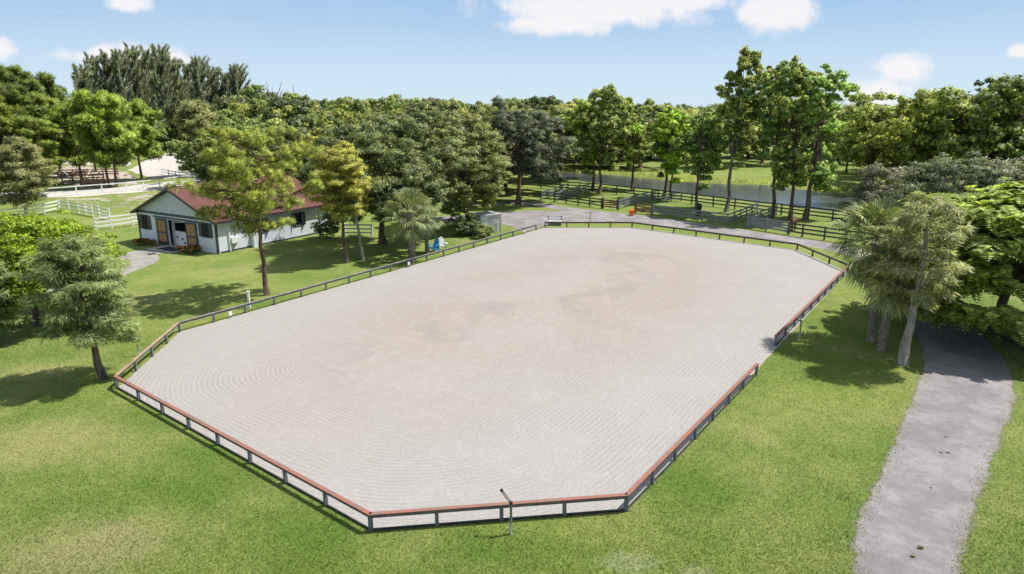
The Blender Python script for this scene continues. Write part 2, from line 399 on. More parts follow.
# ------------------------------------------------------------------ ground, arena, drive, canal
bm = BM()
xs = [-3000, -600, -200, -80, 0, 80, 200, 600, 3000]; ys = [-60, 0, 40, 80, 160, 400, 1000, 4500]
vv = [[bm.verts.new((x, y, 0)) for x in xs] for y in ys]
for j in range(len(ys)-1):
    for i in range(len(xs)-1): bm.faces.new((vv[j][i], vv[j][i+1], vv[j+1][i+1], vv[j+1][i]))
struct('ground', bm, M['grass'])

CORN = [G(117, 388), G(371, 531), G(626, 511), G(848, 272), G(797, 250), G(632, 227.5), G(545, 227.5), G(180, 332)]
cen = sum(CORN, Vector())/8
inv = (Matrix.Translation(ARC) @ Matrix.Rotation(math.atan2(AX.y, AX.x), 4, 'Z')).inverted()
arena = struct('arena_sand', sheet([cen+(p-cen)*.999 for p in CORN], .008, .45, .018, 3, inv), M['sand'])
arena.location = ARC; arena.rotation_euler = (0, 0, math.atan2(AX.y, AX.x))

def strip(center, widths, z, jit, seed, fade=.40):
    """ribbon along a centre line; the 'edge' attribute lets grass creep over its borders"""
    rng = random.Random(seed); bm = BM(); lay = bm.verts.layers.float.new('edge'); rows = []; j2 = [0.0, 0.0]
    for i, p in enumerate(center):
        t = (center[min(i+1, len(center)-1)]-center[max(i-1, 0)]); t.z = 0; t.normalize(); nn = Vector((-t.y, t.x, 0))
        j2 = [k*.7+rng.gauss(0, jit)*.7 for k in j2]; w = widths[i]/2; f = min(fade, w*.6); r = []
        for off, e in ((w+j2[0]+.12, 1.0), (w-f, 0.0), (0, 0.0), (-w+f, 0.0), (-w-j2[1]-.12, 1.0)):
            q = p+nn*off; v = bm.verts.new((q.x, q.y, z)); v[lay] = e; r.append(v)
        rows.append(r)
    for r0, r1 in zip(rows, rows[1:]):
        for k in range(4): bm.faces.new((r0[k], r0[k+1], r1[k+1], r1[k]))
    bmesh.ops.recalc_face_normals(bm, faces=bm.faces)
    for f in bm.faces:
        if f.normal.z < 0: f.normal_flip()
    return bm
g1 = G(907, 574)
ctrl = [(g1.x-2.6, 4, 0), (g1.x-1.2, 10, 0), g1, G(933, 472), G(962, 400), G(966, 362), G(950, 337), G(925, 305), G(897, 268), G(846, 250), G(790, 240), G(715, 229.5), G(650, 220.5), G(600, 216), G(552, 215), G(505, 216), G(455, 219), G(400, 221)]
wid = [2.7, 2.7, 2.75, 3.0, 3.65, 3.7, 3.6, 3.4, 3.3, 3.3, 3.2, 4.2, 5.0, 6.5, 6.5, 6.5, 4.0, 3.5]
path = catmull(ctrl, 26)
wids = [wid[min(i//26, len(wid)-1)]*(1-(i % 26)/26)+wid[min(i//26+1, len(wid)-1)]*((i % 26)/26) for i in range(len(path))]
struct('gravel_drive', strip(path, wids, .004, .06, 5), M['gravel'])
br = catmull([G(600, 213), G(560, 208), G(530, 203.5), G(500, 203), G(470, 204)], 20)
struct('gravel_track', strip(br, [2.6]*len(br), .0065, .12, 6), M['gravel'])

struct('gravel_apron', sheet([G(470, 214), G(545, 212), G(605, 212), G(605, 222), G(549, 224.5), G(536, 228.8), G(524, 232), G(510, 226), G(492, 221), G(470, 219)], .0085, .6, .06, 7), M['gravel'])
near_bank = [G(480, 171), G(530, 174.5), G(578, 180.5), G(637, 188), G(695, 195), G(760, 203), G(820, 210), G(870, 216), G(960, 228)]
far_bank = [G(1010, 206), G(900, 198), G(855, 194.5), G(815, 190.5), G(772, 185.5), G(695, 182), G(662, 179.5), G(617, 175), G(576, 172.5), G(520, 170), G(480, 168)]
struct('canal_water', sheet(near_bank+far_bank, .004, 2.5, .15, 8), M['water'])
fb = far_bank[::-1]
struct('reedy_bank', sheet(fb+[G(1010, 202), G(900, 194), G(855, 189), G(815, 184), G(772, 179), G(695, 175), G(617, 169.5), G(576, 167.5), G(480, 165)], .006, 2, .5, 9), M['reeds'])
struct('sandy_paddock', sheet([G(128, 170), G(150, 178), G(215, 176), G(238, 168), G(232, 157), G(205, 152), G(160, 153)], .006, 2, .2, 11), M['paddock_sand'])
struct('sandy_track', sheet([G(-20, 199), G(75, 197), G(130, 193), G(210, 184), G(235, 178), G(215, 177), G(160, 182), G(100, 189.5), G(-20, 193)], .004, 2, .3, 12), M['paddock_sand'])
struct('bare_dirt', sheet([G(60, 197), G(95, 210), G(128, 212), G(152, 205), G(175, 193), G(130, 194)], .0065, 1, .5, 13), M['dirt_sparse'])
struct('dirt_yard', sheet([G(55, 180), G(85, 189), G(140, 184), G(128, 172), G(80, 165), G(40, 168)], .005, 1, .4, 14), M['dirt_yard'])
struct('sand_road', sheet([G(-30, 166), G(60, 164), G(130, 166), G(130, 162), G(60, 160), G(-30, 162)], .007, 3, .3, 15), M['paddock_sand'])

# ------------------------------------------------------------------ arena fence: low cap rail on square posts
RAIL_H = .56
def fence_run(name, label, pts, m_rail, m_post, spacing=2.0, kick=True, ends=(True, True), group='low rail fence round the sand arena', mats=None):
    t = thing(name, label, 'fence', pts[0], 0, group); o0 = pts[0]
    pm = None
    rng = random.Random(int(pts[0].x*100))
    for si, (a, b) in enumerate(zip(pts, pts[1:])):
        d = b-a; L = d.length; n = max(1, round(L/spacing)); u = d/L
        bm = BM(); beam(bm, a-o0+Vector((0, 0, RAIL_H))-u*.03, b-o0+Vector((0, 0, RAIL_H))+u*.03, .15, .045, .006)
        obj('cap_rail', bm, (mats or {}).get(si, m_rail), t)
        bm = BM(); nn = Vector((-u.y, u.x, 0))
        beam(bm, a-o0+Vector((0, 0, RAIL_H-.078)), b-o0+Vector((0, 0, RAIL_H-.078)), .04, .10)
        obj('rail_board', bm, m_post, t)
        if kick:
            bm = BM(); beam(bm, a-o0+Vector((0, 0, .04)), b-o0+Vector((0, 0, .04)), .035, .085); obj('kick_board', bm, M['board_dark'], t)
        for k in range(n+1):
            if (k == 0 and (si > 0 or not ends[0])) or (k == n and si == len(pts)-2 and not ends[1]): continue
            p = a.lerp(b, k/n)-o0
            if pm is None:
                bm = BM(); box(bm, (0, 0, (RAIL_H-.03)/2), (.11, .11, RAIL_H-.026), None, .008); q = obj('post', bm, m_post, t); pm = q.data
            else: q = obj('post', pm, None, t)
            q.location = p; q.rotation_euler = (rng.gauss(0, .012), rng.gauss(0, .012), math.atan2(u.y, u.x))
    return t
gapN, gapF = G(756, 375), G(775, 346)
Acorn, B, C, D, D2, E, F, Gc = CORN
fence_run('arena_fence', 'worn red-brown rail fence on the near side of the arena, left corner to gap', [Acorn, B, C, gapN], M['rail_red'], M['post_grey'], 2.0)
fence_run('arena_fence', 'fading red rail fence from the gap to the palms, right side of the arena', [gapF, D], M['rail_red'], M['post_grey'], 2.0)
fence_run('arena_fence', 'dark brown low rail fence along the far end of the arena beside the gravel drive', [D+(D2-D)*.01, D2, E, F], M['rail_brown'], M['rail_brown'], 2.3, False, (True, True))
fence_run('arena_fence', 'grey weathered rail fence on the barn side of the arena, tan near the corner', [Acorn+(Gc-Acorn)*.012, Gc, F+(Gc-F)*.045], M['rail_grey'], M['post_grey'], 2.05, False, (False, True), mats={0: M['rail_tan']})

# wooden bench at the far corner
def bench(loc, rz):
    t = thing('wooden_bench', 'pale grey wooden bench with a back at the far corner of the arena', 'bench', loc, rz)
    obj('seat', boxes(((0, -.12, .46), (1.5, .16, .05)), ((0, .06, .46), (1.5, .16, .05)), ((0, -.22, .38), (1.4, .03, .12))), M['white'], t)
    obj('backrest', boxes(((0, .2, .92), (1.5, .035, .17)), ((0, .185, .68), (1.5, .03, .10))), M['white'], t)
    for s in (-1, 1):
        obj('leg', boxes(((s*.66, -.16, .22), (.08, .08, .43)), ((s*.66, .16, .5), (.08, .06, .98)), ((s*.66, 0, .4), (.06, .28, .07))), M['rail_grey'], t)
    obj('skirt_panel', boxes(((0, -.19, .2), (1.22, .025, .3)),), M['rail_grey'], t)
bench(G(555, 226.3)+Vector((0, .5, 0)), math.radians(-4))

# sprinkler poles with a short arm
def sprinkler(loc, h, arm, label, h_mat='steel'):
    t = thing('sprinkler_pole', label, 'sprinkler', loc, 0, 'sprinkler poles round the arena')
    bm = BM(); tube(bm, [(0, 0, 0), (0, 0, h)], .036, 8); obj('pole', bm, M[h_mat], t)
    a = Vector(arm); bm = BM(); p = Vector((0, 0, h)); sd = Vector((-a.y, a.x, 0)).normalized()*.035
    tube(bm, [p+sd, p+sd+a], .014, 6); tube(bm, [p-sd, p-sd+a], .014, 6); tube(bm, [p-Vector((0, 0, .05)), p+Vector((0, 0, .04))], .05, 8)
    obj('arm', bm, M['black_metal'], t)
    bm = BM(); tube(bm, [p+a*.93, p+a*1.08+Vector((0, 0, .03))], [.03, .055], 8); obj('nozzle', bm, M['black_metal'], t)
sprinkler(G(511, 534), 1.02, (-.26, .12, .30), 'thin sprinkler pole with bent arm on the lawn outside the near fence')
sprinkler(G(139, 356), 1.0, (-.16, .10, .05), 'pale sprinkler pole behind the tan rail at the left corner of the arena')
sprinkler(G(799, 341), 1.1, (-.25, .1, .06), 'sprinkler pole leaning over the right rail near the palms')
sprinkler(G(590, 224), 1.1, (.1, .05, .08), 'small dark sprinkler pole at the far end beside the gravel')
sprinkler(G(486, 245.5), .9, (-.3, .1, .12), 'sprinkler pole with dark head at the barn-side rail near the shed')

t = thing('sign_post', 'short white post standing on the lawn beside the pine trunk', 'post', G(249.5, 308))
obj('post', boxes(((0, 0, .5), (.13, .13, 1.0))), M['white'], t); obj('post_cap', boxes(((0, 0, 1.03), (.17, .17, .05))), M['white'], t)
def marker(loc, rz, label):
    t = thing('marker_board', label, 'marker', loc, rz, 'small white boards on the barn-side rail')
    obj('board', boxes(((0, 0, .3), (.22, .025, .24))), M['white'], t)
    obj('stake', boxes(((0, .03, .22), (.04, .03, .44))), M['rail_grey'], t)
rz = math.atan2((F-Gc).y, (F-Gc).x)
for (u, lab) in ((231, 'small white marker board under the rail left of the white post'), (408.5, 'small white marker board under the rail beside the palms'), (524, 'small white marker board under the rail near the bench')):
    k = (u-180)/(545-180.); v = 332+(227.5-332)*k
    marker(G(u, v+.4)+Vector((.05, -.12, 0)), rz, lab)

# ------------------------------------------------------------------ board fences
def board_fence(label, pts, m_board, h=1.25, rails=3, spacing=2.6, bw=.15, group=None, m_post=None, ends=(True, True), bt=.03, pw=.13, cat='fence', name='board_fence'):
    t = thing(name, label, cat, pts[0], 0, group); o0 = pts[0]; pm = None; rng = random.Random(int(pts[0].x*77)+5)
    zs = [h-.1-(h-.32)*k/(rails-.55) for k in range(rails)]
    for si, (a, b) in enumerate(zip(pts, pts[1:])):
        d = b-a; L = d.length; n = max(1, round(L/spacing)); u = d/L; nn = Vector((-u.y, u.x, 0))
        side = nn*(-.08 if nn.y > 0 else .08)
        for z in zs:
            bm = BM()
            for k in range(n):                       # boards butt on the posts, each a touch out of line
                p, q = a.lerp(b, k/n)-o0+side, a.lerp(b, (k+1)/n)-o0+side
                beam(bm, p+Vector((0, 0, z+rng.gauss(0, .012)))+u*.004, q+Vector((0, 0, z+rng.gauss(0, .012)))-u*.004, bt, bw)
            obj('rail', bm, m_board, t)
        for k in range(n+1):
            if (k == 0 and si > 0): continue
            if pm is None:
                bm = BM(); box(bm, (0, 0, h/2), (pw, pw, h), None, .01); q = obj('post', bm, m_post or m_board, t); pm = q.data
            else: q = obj('post', pm, None, t)
            q.location = a.lerp(b, k/n)-o0; q.rotation_euler = (rng.gauss(0, .01), rng.gauss(0, .01), math.atan2(u.y, u.x))
    return t
gp = 'dark board fences of the horse paddocks'
bd, bg_, bw_ = M['board_dark'], M['board_painted_light'], M['board_white']
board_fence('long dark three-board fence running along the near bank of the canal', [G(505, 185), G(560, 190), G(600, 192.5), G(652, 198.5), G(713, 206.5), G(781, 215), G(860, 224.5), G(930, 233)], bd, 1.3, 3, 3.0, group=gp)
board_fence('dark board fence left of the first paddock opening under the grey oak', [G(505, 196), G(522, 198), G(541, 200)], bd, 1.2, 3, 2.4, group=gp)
board_fence('grey-white board fence slanting from the first opening back to the canal', [G(541, 200), G(549, 197.5), G(568, 191.5)], bg_, 1.2, 3, 2.6, group=gp)
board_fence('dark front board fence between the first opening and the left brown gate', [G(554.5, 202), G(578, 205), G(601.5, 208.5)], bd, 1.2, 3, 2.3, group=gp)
board_fence('sunlit blue-grey board fence slanting from the front rail to the canal trees', [G(554.5, 202), G(570, 197), G(589, 191.5)], bg_, 1.2, 3, 2.5, group=gp)
board_fence('blue-grey board fence running back from the left brown gate', [G(618.5, 210), G(635, 204), G(658, 198.5)], bg_, 1.2, 3, 2.5, group=gp)
board_fence('pale board fence catching the sun behind the right brown gate', [G(662, 203), G(681, 201)], bg_, 1.2, 3, 2.6, group=gp)
board_fence('shaded front board fence from the right brown gate past the dark horse', [G(652.5, 215), G(678, 218.5), G(702, 221.5), G(727, 225)], bg_, 1.2, 3, 2.3, group=gp)
board_fence('grey board fence slanting back from the front rail right of the dark horse', [G(727, 225), G(740, 220), G(757, 212.5)], bg_, 1.2, 3, 2.4, group=gp)
board_fence('grey board fence slanting back from the corner left of the brown horse', [G(747, 228), G(760, 221.5), G(776, 215.5)], bg_, 1.2, 3, 2.4, group=gp)
board_fence('pale grey front board fence in front of the brown horse', [G(747, 228), G(766, 231), G(788, 234.5)], bg_, 1.25, 4, 2.6, group=gp, bw=.17)
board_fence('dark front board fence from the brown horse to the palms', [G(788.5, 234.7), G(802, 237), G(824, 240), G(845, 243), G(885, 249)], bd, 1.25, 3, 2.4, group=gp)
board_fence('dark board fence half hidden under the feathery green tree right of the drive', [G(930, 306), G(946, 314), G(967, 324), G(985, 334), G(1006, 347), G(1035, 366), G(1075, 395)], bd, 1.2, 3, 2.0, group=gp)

def gate(label, a, b):
    t = thing('wooden_gate', label, 'gate', a, math.atan2((b-a).y, (b-a).x), 'brown wooden paddock gates'); L = (b-a).length
    obj('gate_boards', boxes(*[((L/2, -.03, z), (L-.1, .028, .15)) for z in (.3, .55, .8, 1.05)]), M['board_brown'], t)
    obj('gate_frame', boxes(*[((x, 0, .66), (.10, .03, 1.1)) for x in (.12, L/2, L-.12)]), M['board_brown'], t)
    for x in (-.02, L+.02): obj('gate_post', boxes(((x, .05, .68), (.15, .15, 1.36))), M['board_dark'], t)
gate('brown wooden paddock gate left of the orange tub', G(602.5, 208.6), G(617.5, 210))
gate('brown wooden paddock gate right of the orange tub', G(635, 213), G(652, 215))
t = thing('plastic_tub', 'bright orange plastic tub on the grass edge between the two brown gates', 'tub', G(631.7, 215.5), .2)
bm = BM(); tube(bm, [(0, 0, 0), (0, 0, .04), (0, 0, .6)], [.22, .24, .32], 14, False); tube(bm, [(0, 0, .03), (0, 0, .05)], [.23, .23], 14)
obj('tub', bm, M['orange'], t)
bm = BM(); tube(bm, [(0, 0, .585), (0, 0, .625)], [.335, .34], 14); obj('rim', bm, M['orange'], t)

gw = 'white paddock fences on the barn side'
def wf(label, pts, **k): board_fence(label, pts, bw_, group=gw, **{**dict(h=1.3, spacing=2.5, bw=.15, bt=.05, pw=.14), **k})
wf('long white board fence across the back of the left paddock', [G(-30, 203), G(40, 198), G(77, 195), G(127, 191), G(160, 187), G(189, 183)], spacing=3.2, rails=2)
wf('white board fence from the back gate post to the barn roof', [G(189, 183), G(207, 181), G(250, 177)], spacing=3.0)
wf('white board fence beside the barn, right of the lime green tree', [G(96, 230.5), G(112, 228.5), G(133, 225.5), G(139.5, 224.5)], spacing=2.0)
wf('white board fence seen just above the lime green tree', [G(60, 211), G(79, 213.5), G(100, 217.5), G(110, 220)], spacing=2.0)
wf('white board fence at the far left behind the grey-green tree', [G(-25, 226), G(0, 222), G(28, 218), G(60, 211)], spacing=2.6)
wf('short white rail at the edge of the far sand paddock', [G(162, 174), G(176, 177), G(190, 178)], spacing=3, rails=2, h=1.0)
wf('short white fence panel behind the trees right of the barn', [G(345, 236), G(372, 236.5)], spacing=1.6, h=1.2)

# weathered timber corral with loose poles, back left
t = thing('timber_corral', 'weathered brown timber corral with pale poles propped on it, under the pines', 'corral', G(84, 184), 0)
o0 = G(84, 184); rot = 0
def loc(u, v, z=0): p = G(u, v)-o0; p.z = z; return p
for rows in ([(58, 177), (118, 175.5)], [(62, 183), (104, 182)], [(84, 187.5), (103, 187)]):
    a, b = rows
    for z in (.35, .75, 1.15):
        bm = BM(); beam(bm, loc(*a, z), loc(*b, z), .06, .17); obj('rail', bm, M['rough_wood'], t)
    for k in range(5):
        bm = BM(); p = loc(a[0]+(b[0]-a[0])*k/4, a[1]+(b[1]-a[1])*k/4); box(bm, p+Vector((0, .1, .65)), (.15, .15, 1.3)); obj('post', bm, M['rough_wood'], t)
for k in range(4):
    bm = BM(); p, q = loc(60+k*13, 182), loc(64+k*13, 176); beam(bm, p+Vector((0, 0, 1.2)), q+Vector((0, 0, 1.2)), .12, .1); obj('beam', bm, M['rough_wood'], t)
bm = BM(); box(bm, loc(93, 186, .32), (3.2, 1.4, .5)); obj('platform', bm, M['board_brown'], t)
def pole(label, a, b):
    o = BM(); tube(o, [Vector((0, 0, 0)), b-a], .09, 8); p = obj('jump_pole', o, M['cream']); p.location = a; tag(p, label, 'pole', 'pale poles propped on the corral')
pole('pale pole leaning down to the right on the left end of the timber corral', G(62, 180)+Vector((0, 0, 1.75)), G(74, 181)+Vector((0, 0, .2)))
pole('pale pole leaning up to the right on the middle of the timber corral', G(86, 180)+Vector((0, 0, .3)), G(95, 178)+Vector((0, 0, 2.1)))

# ------------------------------------------------------------------ barn
NC, LC = G(218.5, 254), G(141.5, 241)
bw2 = (NC-LC).length/2; rzb = math.atan2((NC-LC).y, (NC-LC).x); BL = 12.6; WH = 2.85; OV = .4
RH = 5.15
barn = thing('horse_barn', 'pale blue-grey horse barn with a red shingle gable roof and wooden sliding doors', 'barn', (NC+LC)/2, rzb)
W2 = bw2; TH = .16
DO = (-1.55, 2.0, 2.45)   # door opening x0,x1,height
DC = .15
bm = BM()
x0, x1, dh = DC-1.35, DC+1.35, 2.35
box(bm, ((-W2+x0)/2, TH/2, WH/2), (W2+x0, TH, WH)); box(bm, ((W2+x1)/2, TH/2, WH/2), (W2-x1, TH, WH)); box(bm, (DC, TH/2, (dh+WH)/2), (x1-x0, TH, WH-dh))
obj('front_wall', bm, M['wall'], barn)
bm = BM(); prism(bm, [(-W2, WH+.002), (W2, WH+.002), (0, RH-.12)], 0, TH); obj('gable', bm, M['gable'], barn)
bm = BM(); prism(bm, [(-W2, WH+.002), (W2, WH+.002), (0, RH-.12)], BL-TH, BL); box(bm, (0, BL-TH/2, WH/2), (2*W2, TH, WH)); obj('rear_wall', bm, M['wall'], barn)
# side walls with window openings: t positions along +y
wins = [(4.55, 1.15), (8.75, 1.15)]; wz0, wz1 = 1.15, 2.25
for s in (1, -1):
    bm = BM(); y = TH+.002; x = s*(W2-TH/2)
    for (wy, ww) in wins:
        box(bm, (x, (y+wy-ww/2)/2, WH/2), (TH, wy-ww/2-y, WH)); y = wy+ww/2
        box(bm, (x, wy, wz0/2), (TH, ww, wz0)); box(bm, (x, wy, (wz1+WH)/2), (TH, ww, WH-wz1))
    box(bm, (x, (y+BL-TH-.002)/2, WH/2), (TH, BL-TH-.002-y, WH))
    obj('side_wall', bm, M['wall'], barn)
    for (wy, ww) in wins:
        bm = BM()
        for (cy, cz, sy, sz) in ((wy, wz0-.04, ww+.2, .09), (wy, wz1+.04, ww+.2, .09), (wy-ww/2-.04, (wz0+wz1)/2, .08, wz1-wz0), (wy+ww/2+.04, (wz0+wz1)/2, .08, wz1-wz0)):
            box(bm, (s*(W2+.015), cy, cz), (.07, sy, sz))
        w = obj('window', bm, M['trim'], barn)
        bm = BM(); box(bm, (s*(W2-.11), wy, (wz0+wz1)/2), (.02, ww, wz1-wz0)); obj('pane', bm, M['glass'], w)
        bm = BM(); box(bm, (s*(W2-.07), wy, (wz0+wz1)/2), (.05, ww, .05)); box(bm, (s*(W2-.07), wy, (wz0+wz1)/2), (.045, .05, wz1-wz0)); obj('muntin', bm, M['trim'], w)
        for q in (-1, 1):
            bm = BM(); R = Matrix.Rotation(s*q*math.radians(62), 3, 'Z')
            hinge = Vector((s*(W2+.06), wy+q*(ww/2+.08), (wz0+wz1)/2)); off = R @ Vector((0, q*.28, 0))
            box(bm, hinge+off*.5+Vector((s*.13, 0, 0)), (.04, .5, 1.1), R); obj('shutter', bm, M['shutter'], w)
# roof: two slabs + ridge cap
pitch = math.atan2(RH-WH, W2)
L = (W2+OV)/math.cos(pitch)
for s in (1, -1):
    bm = BM(); R = Matrix.Rotation(s*pitch, 3, 'Y')
    cx = s*(W2+OV)/2; cz = RH-(W2+OV)/2*math.tan(pitch)+.03
    bmesh.ops.create_grid(bm, x_segments=1, y_segments=1, size=.5)
    bm.clear(); box(bm, (0, 0, 0), (L, BL+2*OV, .07))
    o = obj('roof', bm, M['roof'], barn, (cx, BL/2, cz)); o.rotation_euler = (0, s*pitch, 0)
bm = BM(); tube(bm, [(0, -OV-.01, RH+.05), (0, BL+OV+.01, RH+.05)], .10, 6); obj('ridge_cap', bm, M['roof'], barn)
# trim: rake boards, eave fascia, header band, corner boards
ft = BM(); zt = lambda x: RH-abs(x)*math.tan(pitch)-.09
for s in (1, -1):
    beam(ft, (0, -OV-.02, zt(0)+.03), (s*(W2+OV), -OV-.02, zt(W2+OV)+.03), .04, .17)
    beam(ft, (s*(W2+OV+.02), -OV, zt(W2+OV)+.03), (s*(W2+OV+.02), BL+OV, zt(W2+OV)+.03), .04, .15)
obj('fascia', ft, M['trim'], barn)
obj('header_trim', boxes(((0, -.03, WH-.05), (2*W2+.1, .05, .2)), ((DC, -.075, dh+.16), (6.4, .06, .12))), M['trim'], barn)
for s in (1, -1): obj('corner_trim', boxes(((s*(W2-.02), -.035, (WH-.15)/2), (.14, .06, WH-.16)), ((s*(W2+.012), .05, (WH-.2)/2), (.03, .14, WH-.2))), M['trim'], barn)
obj('base_trim', boxes(((W2+.02, BL/2+.1, .07), (.03, BL-.3, .14)),), M['trim'], barn)
for q, (xa, xb) in enumerate(((x0-1.5, x0-.03), (x1+.03, x1+1.5))):
    xm = (xa+xb)/2; w = xb-xa
    bm = BM()
    for (cx, cz, sx, sz) in ((xa+.07, dh/2+.03, .14, dh), (xb-.07, dh/2+.03, .14, dh), (xm, .18, w-.28, .3), (xm, dh-.04, w-.28, .14), (xm, 1.15, w-.28, .16)):
        box(bm, (cx, -.085, cz), (sx, .06, sz))
    d = obj('sliding_door', bm, M['trim'], barn)
    bm = BM()
    n = 7
    for k in range(n): box(bm, (xa+.14+(w-.28)*(k+.5)/n, -.075, dh/2+.05), ((w-.28)/n-.012, .03, dh-.2))
    obj('door_planks', bm, M['door_wood'], d)
# front windows (left one shuttered dark, right one low)
for (cx, cz, sx, sz) in ((-W2+1.05, 1.85, .95, 1.25), (W2-1.35, 1.9, 1.0, 1.2)):
    bm = BM()
    for (a, b, c2, d2) in ((0, sz/2, sx+.1, .09), (0, -sz/2, sx+.1, .09), (-sx/2, 0, .09, sz), (sx/2, 0, .09, sz)): box(bm, (cx+a, -.02, cz+b), (c2, .06, d2))
    w = obj('window', bm, M['trim'], barn)
    obj('pane', boxes(((cx, -.008, cz), (sx-.06, .012, sz-.06))), M['dark'], w)
    for q in (-1, 1): obj('shutter', boxes(((cx+q*(sx/2+.22), -.03, cz), (.34, .04, sz))), M['trim'], w)
# aisle floor, stall front in the open doorway
obj('aisle_floor', boxes(((0, BL/2, .012), (2*W2-.4, BL-.4, .02))), M['concrete'], barn)
bm = BM(); box(bm, (DC, 0.6, .6), (3.4, .08, 1.2))
box(bm, (DC-1.45, 0.6, 1.95), (.4, .08, 1.4)); box(bm, (DC+1.45, 0.6, 1.95), (.4, .08, 1.4)); box(bm, (DC, 0.6, 2.5), (2.6, .08, .3)); box(bm, (DC, 0.59, 1.25), (2.6, .1, .07))
sf = obj('stall_front', bm, M['white'], barn)
bm = BM(); beam(bm, (DC-1.2, .54, 2.05), (DC+1.2, .54, 2.25), .04, .06); obj('stall_bar', bm, M['white'], sf)
for (a, b) in ((-.9, .75), (-.2, .62), (.5, .85), (.1, .3), (.9, .45)):
    obj('tack_hook', boxes(((DC+a, .53, b), (.16, .06, .14))), M['black_metal'], sf)
# side wall fittings
obj('wall_lamp', boxes(((W2+.06, 2.05, 2.1), (.10, .16, .2)), ((W2+.16, 2.05, 2.04), (.14, .2, .05))), M['black_metal'], barn)
ub = obj('utility_box', boxes(((W2+.12, 1.55, .95), (.22, .55, .5)), ((W2+.10, 1.95, 1.02), (.18, .22, .3))), M['white'], barn)
obj('conduit', boxes(((W2+.05, 1.5, .35), (.06, .06, .7)), ((W2+.05, 1.75, 1.6), (.05, .05, .85))), M['steel'], ub)
for y in (1.15, 3.75, 11.4):
    bm = BM(); box(bm, (W2+.07, y, WH/2), (.09, .1, WH-.1)); obj('downspout', bm, M['white'], barn)
bm = BM(); box(bm, (W2+.25, 3.55, .6), (.34, .5, 1.2)); obj('cabinet', bm, M['wall'], barn)
cw, sw = math.cos(rzb), math.sin(rzb)
def barn_pt(x, y, z=0): p = barn.location; return Vector((p.x+x*cw-y*sw, p.y+x*sw+y*cw, z))
struct('concrete_apron', boxes(((DC, -1.0, .02), (3.4, 1.9, .05))), M['concrete'], barn.location, rzb)
obj('rubber_mat', boxes(((DC+.2, -.95, .0525), (2.3, 1.2, .012))), M['rubber'], None, barn.location, rzb)
tag(bpy.data.objects['rubber_mat'], 'black rubber mat on the concrete in front of the open barn doors', 'mat')
wp = catmull([barn_pt(DC, -1.9), barn_pt(DC-.4, -3.4), G(140, 262), G(110, 274), G(85, 284), G(60, 292)], 14)
struct('concrete_walk', strip(wp, [2.3]*len(wp), .006, .03, 21), M['path'])

# ------------------------------------------------------------------ vegetation generators (numpy)
def mesh_np(name, verts, faces, m, nrm=None):
    """faces: (N,k) int array, all the same k; nrm gives soft shading normals per vertex"""
    if nrm is not None:
        fn = np.cross(verts[faces[:, 1]]-verts[faces[:, 0]], verts[faces[:, 2]]-verts[faces[:, 0]])
        flip = np.sum(fn*nrm[faces[:, 0]], 1) < 0; faces = faces.copy(); faces[flip] = faces[flip][:, ::-1]
    me = bpy.data.meshes.new(name); n, k = faces.shape
    me.vertices.add(len(verts)); me.vertices.foreach_set('co', np.asarray(verts, np.float32).ravel())
    me.loops.add(n*k); me.loops.foreach_set('vertex_index', faces.astype(np.int32).ravel())
    me.polygons.add(n); me.polygons.foreach_set('loop_start', np.arange(0, n*k, k, dtype=np.int32))
    me.update(calc_edges=True); me.materials.append(m)
    if nrm is not None:
        me.polygons.foreach_set('use_smooth', np.ones(n, bool)); me.normals_split_custom_set_from_vertices(unit(np.asarray(nrm, np.float64)).tolist())
    return me
def unit(a): return a/np.maximum(np.linalg.norm(a, axis=1, keepdims=True), 1e-9)
def leaves(pos, nrm, tang, size, aspect=.55):
    """rhombic leaves folded slightly along the midrib; returns verts, faces"""
    n = len(pos); nrm = unit(nrm); t = unit(tang-nrm*np.sum(tang*nrm, 1, keepdims=True)); b = np.cross(nrm, t)
    s = size[:, None]; w = s*aspect*.5
    v = np.stack([pos-t*s*.5, pos+b*w+nrm*s*.06-t*s*.05, pos+t*s*.5-nrm*s*.08, pos-b*w+nrm*s*.06-t*s*.05], 1).reshape(-1, 3)
    return v, np.arange(4*n).reshape(n, 4)
def blades(base, tip, width, rng):
    """thin needles or straps as triangles"""
    n = len(base); d = tip-base; side = unit(np.cross(d, rng.normal(size=(n, 3))))*width[:, None]*.5
    mid = base+d*.35
    v = np.stack([base, mid+side, tip, mid-side], 1).reshape(-1, 3)
    return v, np.arange(4*n).reshape(n, 4)
def join(parts):
    vs, fs, o = [], [], 0
    for v, f in parts: vs.append(v); fs.append(f+o); o += len(v)
    return np.concatenate(vs), np.concatenate(fs)
def clump_leaves(rng, clumps, n, size, aspect=.55, up=.45, shell=.5, jit=.75):
    c = np.array([k[0] for k in clumps]); r = np.array([k[1] for k in clumps])
    w = (r[:, 0]*r[:, 1]); idx = rng.choice(len(c), n, p=w/w.sum())
    d = unit(rng.normal(size=(n, 3))); d[:, 2] = np.where(d[:, 2] < -.25, -d[:, 2]*rng.random(n), d[:, 2]); d = unit(d)
    rad = shell+(1-shell)*rng.random(n)**.6; rad *= 1+.18*rng.normal(size=n)
    pos = c[idx]+d*r[idx]*rad[:, None]
    nrm = d*.7+np.array([0, 0, up])+rng.normal(size=(n, 3))*jit*.6
    tang = rng.normal(size=(n, 3))+d*.4-np.array([0, 0, .35])
    clump_leaves.n = np.repeat(unit(d*.9+np.array([0, 0, .35])+unit(nrm)*.45), 4, 0)
    return leaves(pos, nrm, tang, size*(.6+.8*rng.random(n)), aspect)
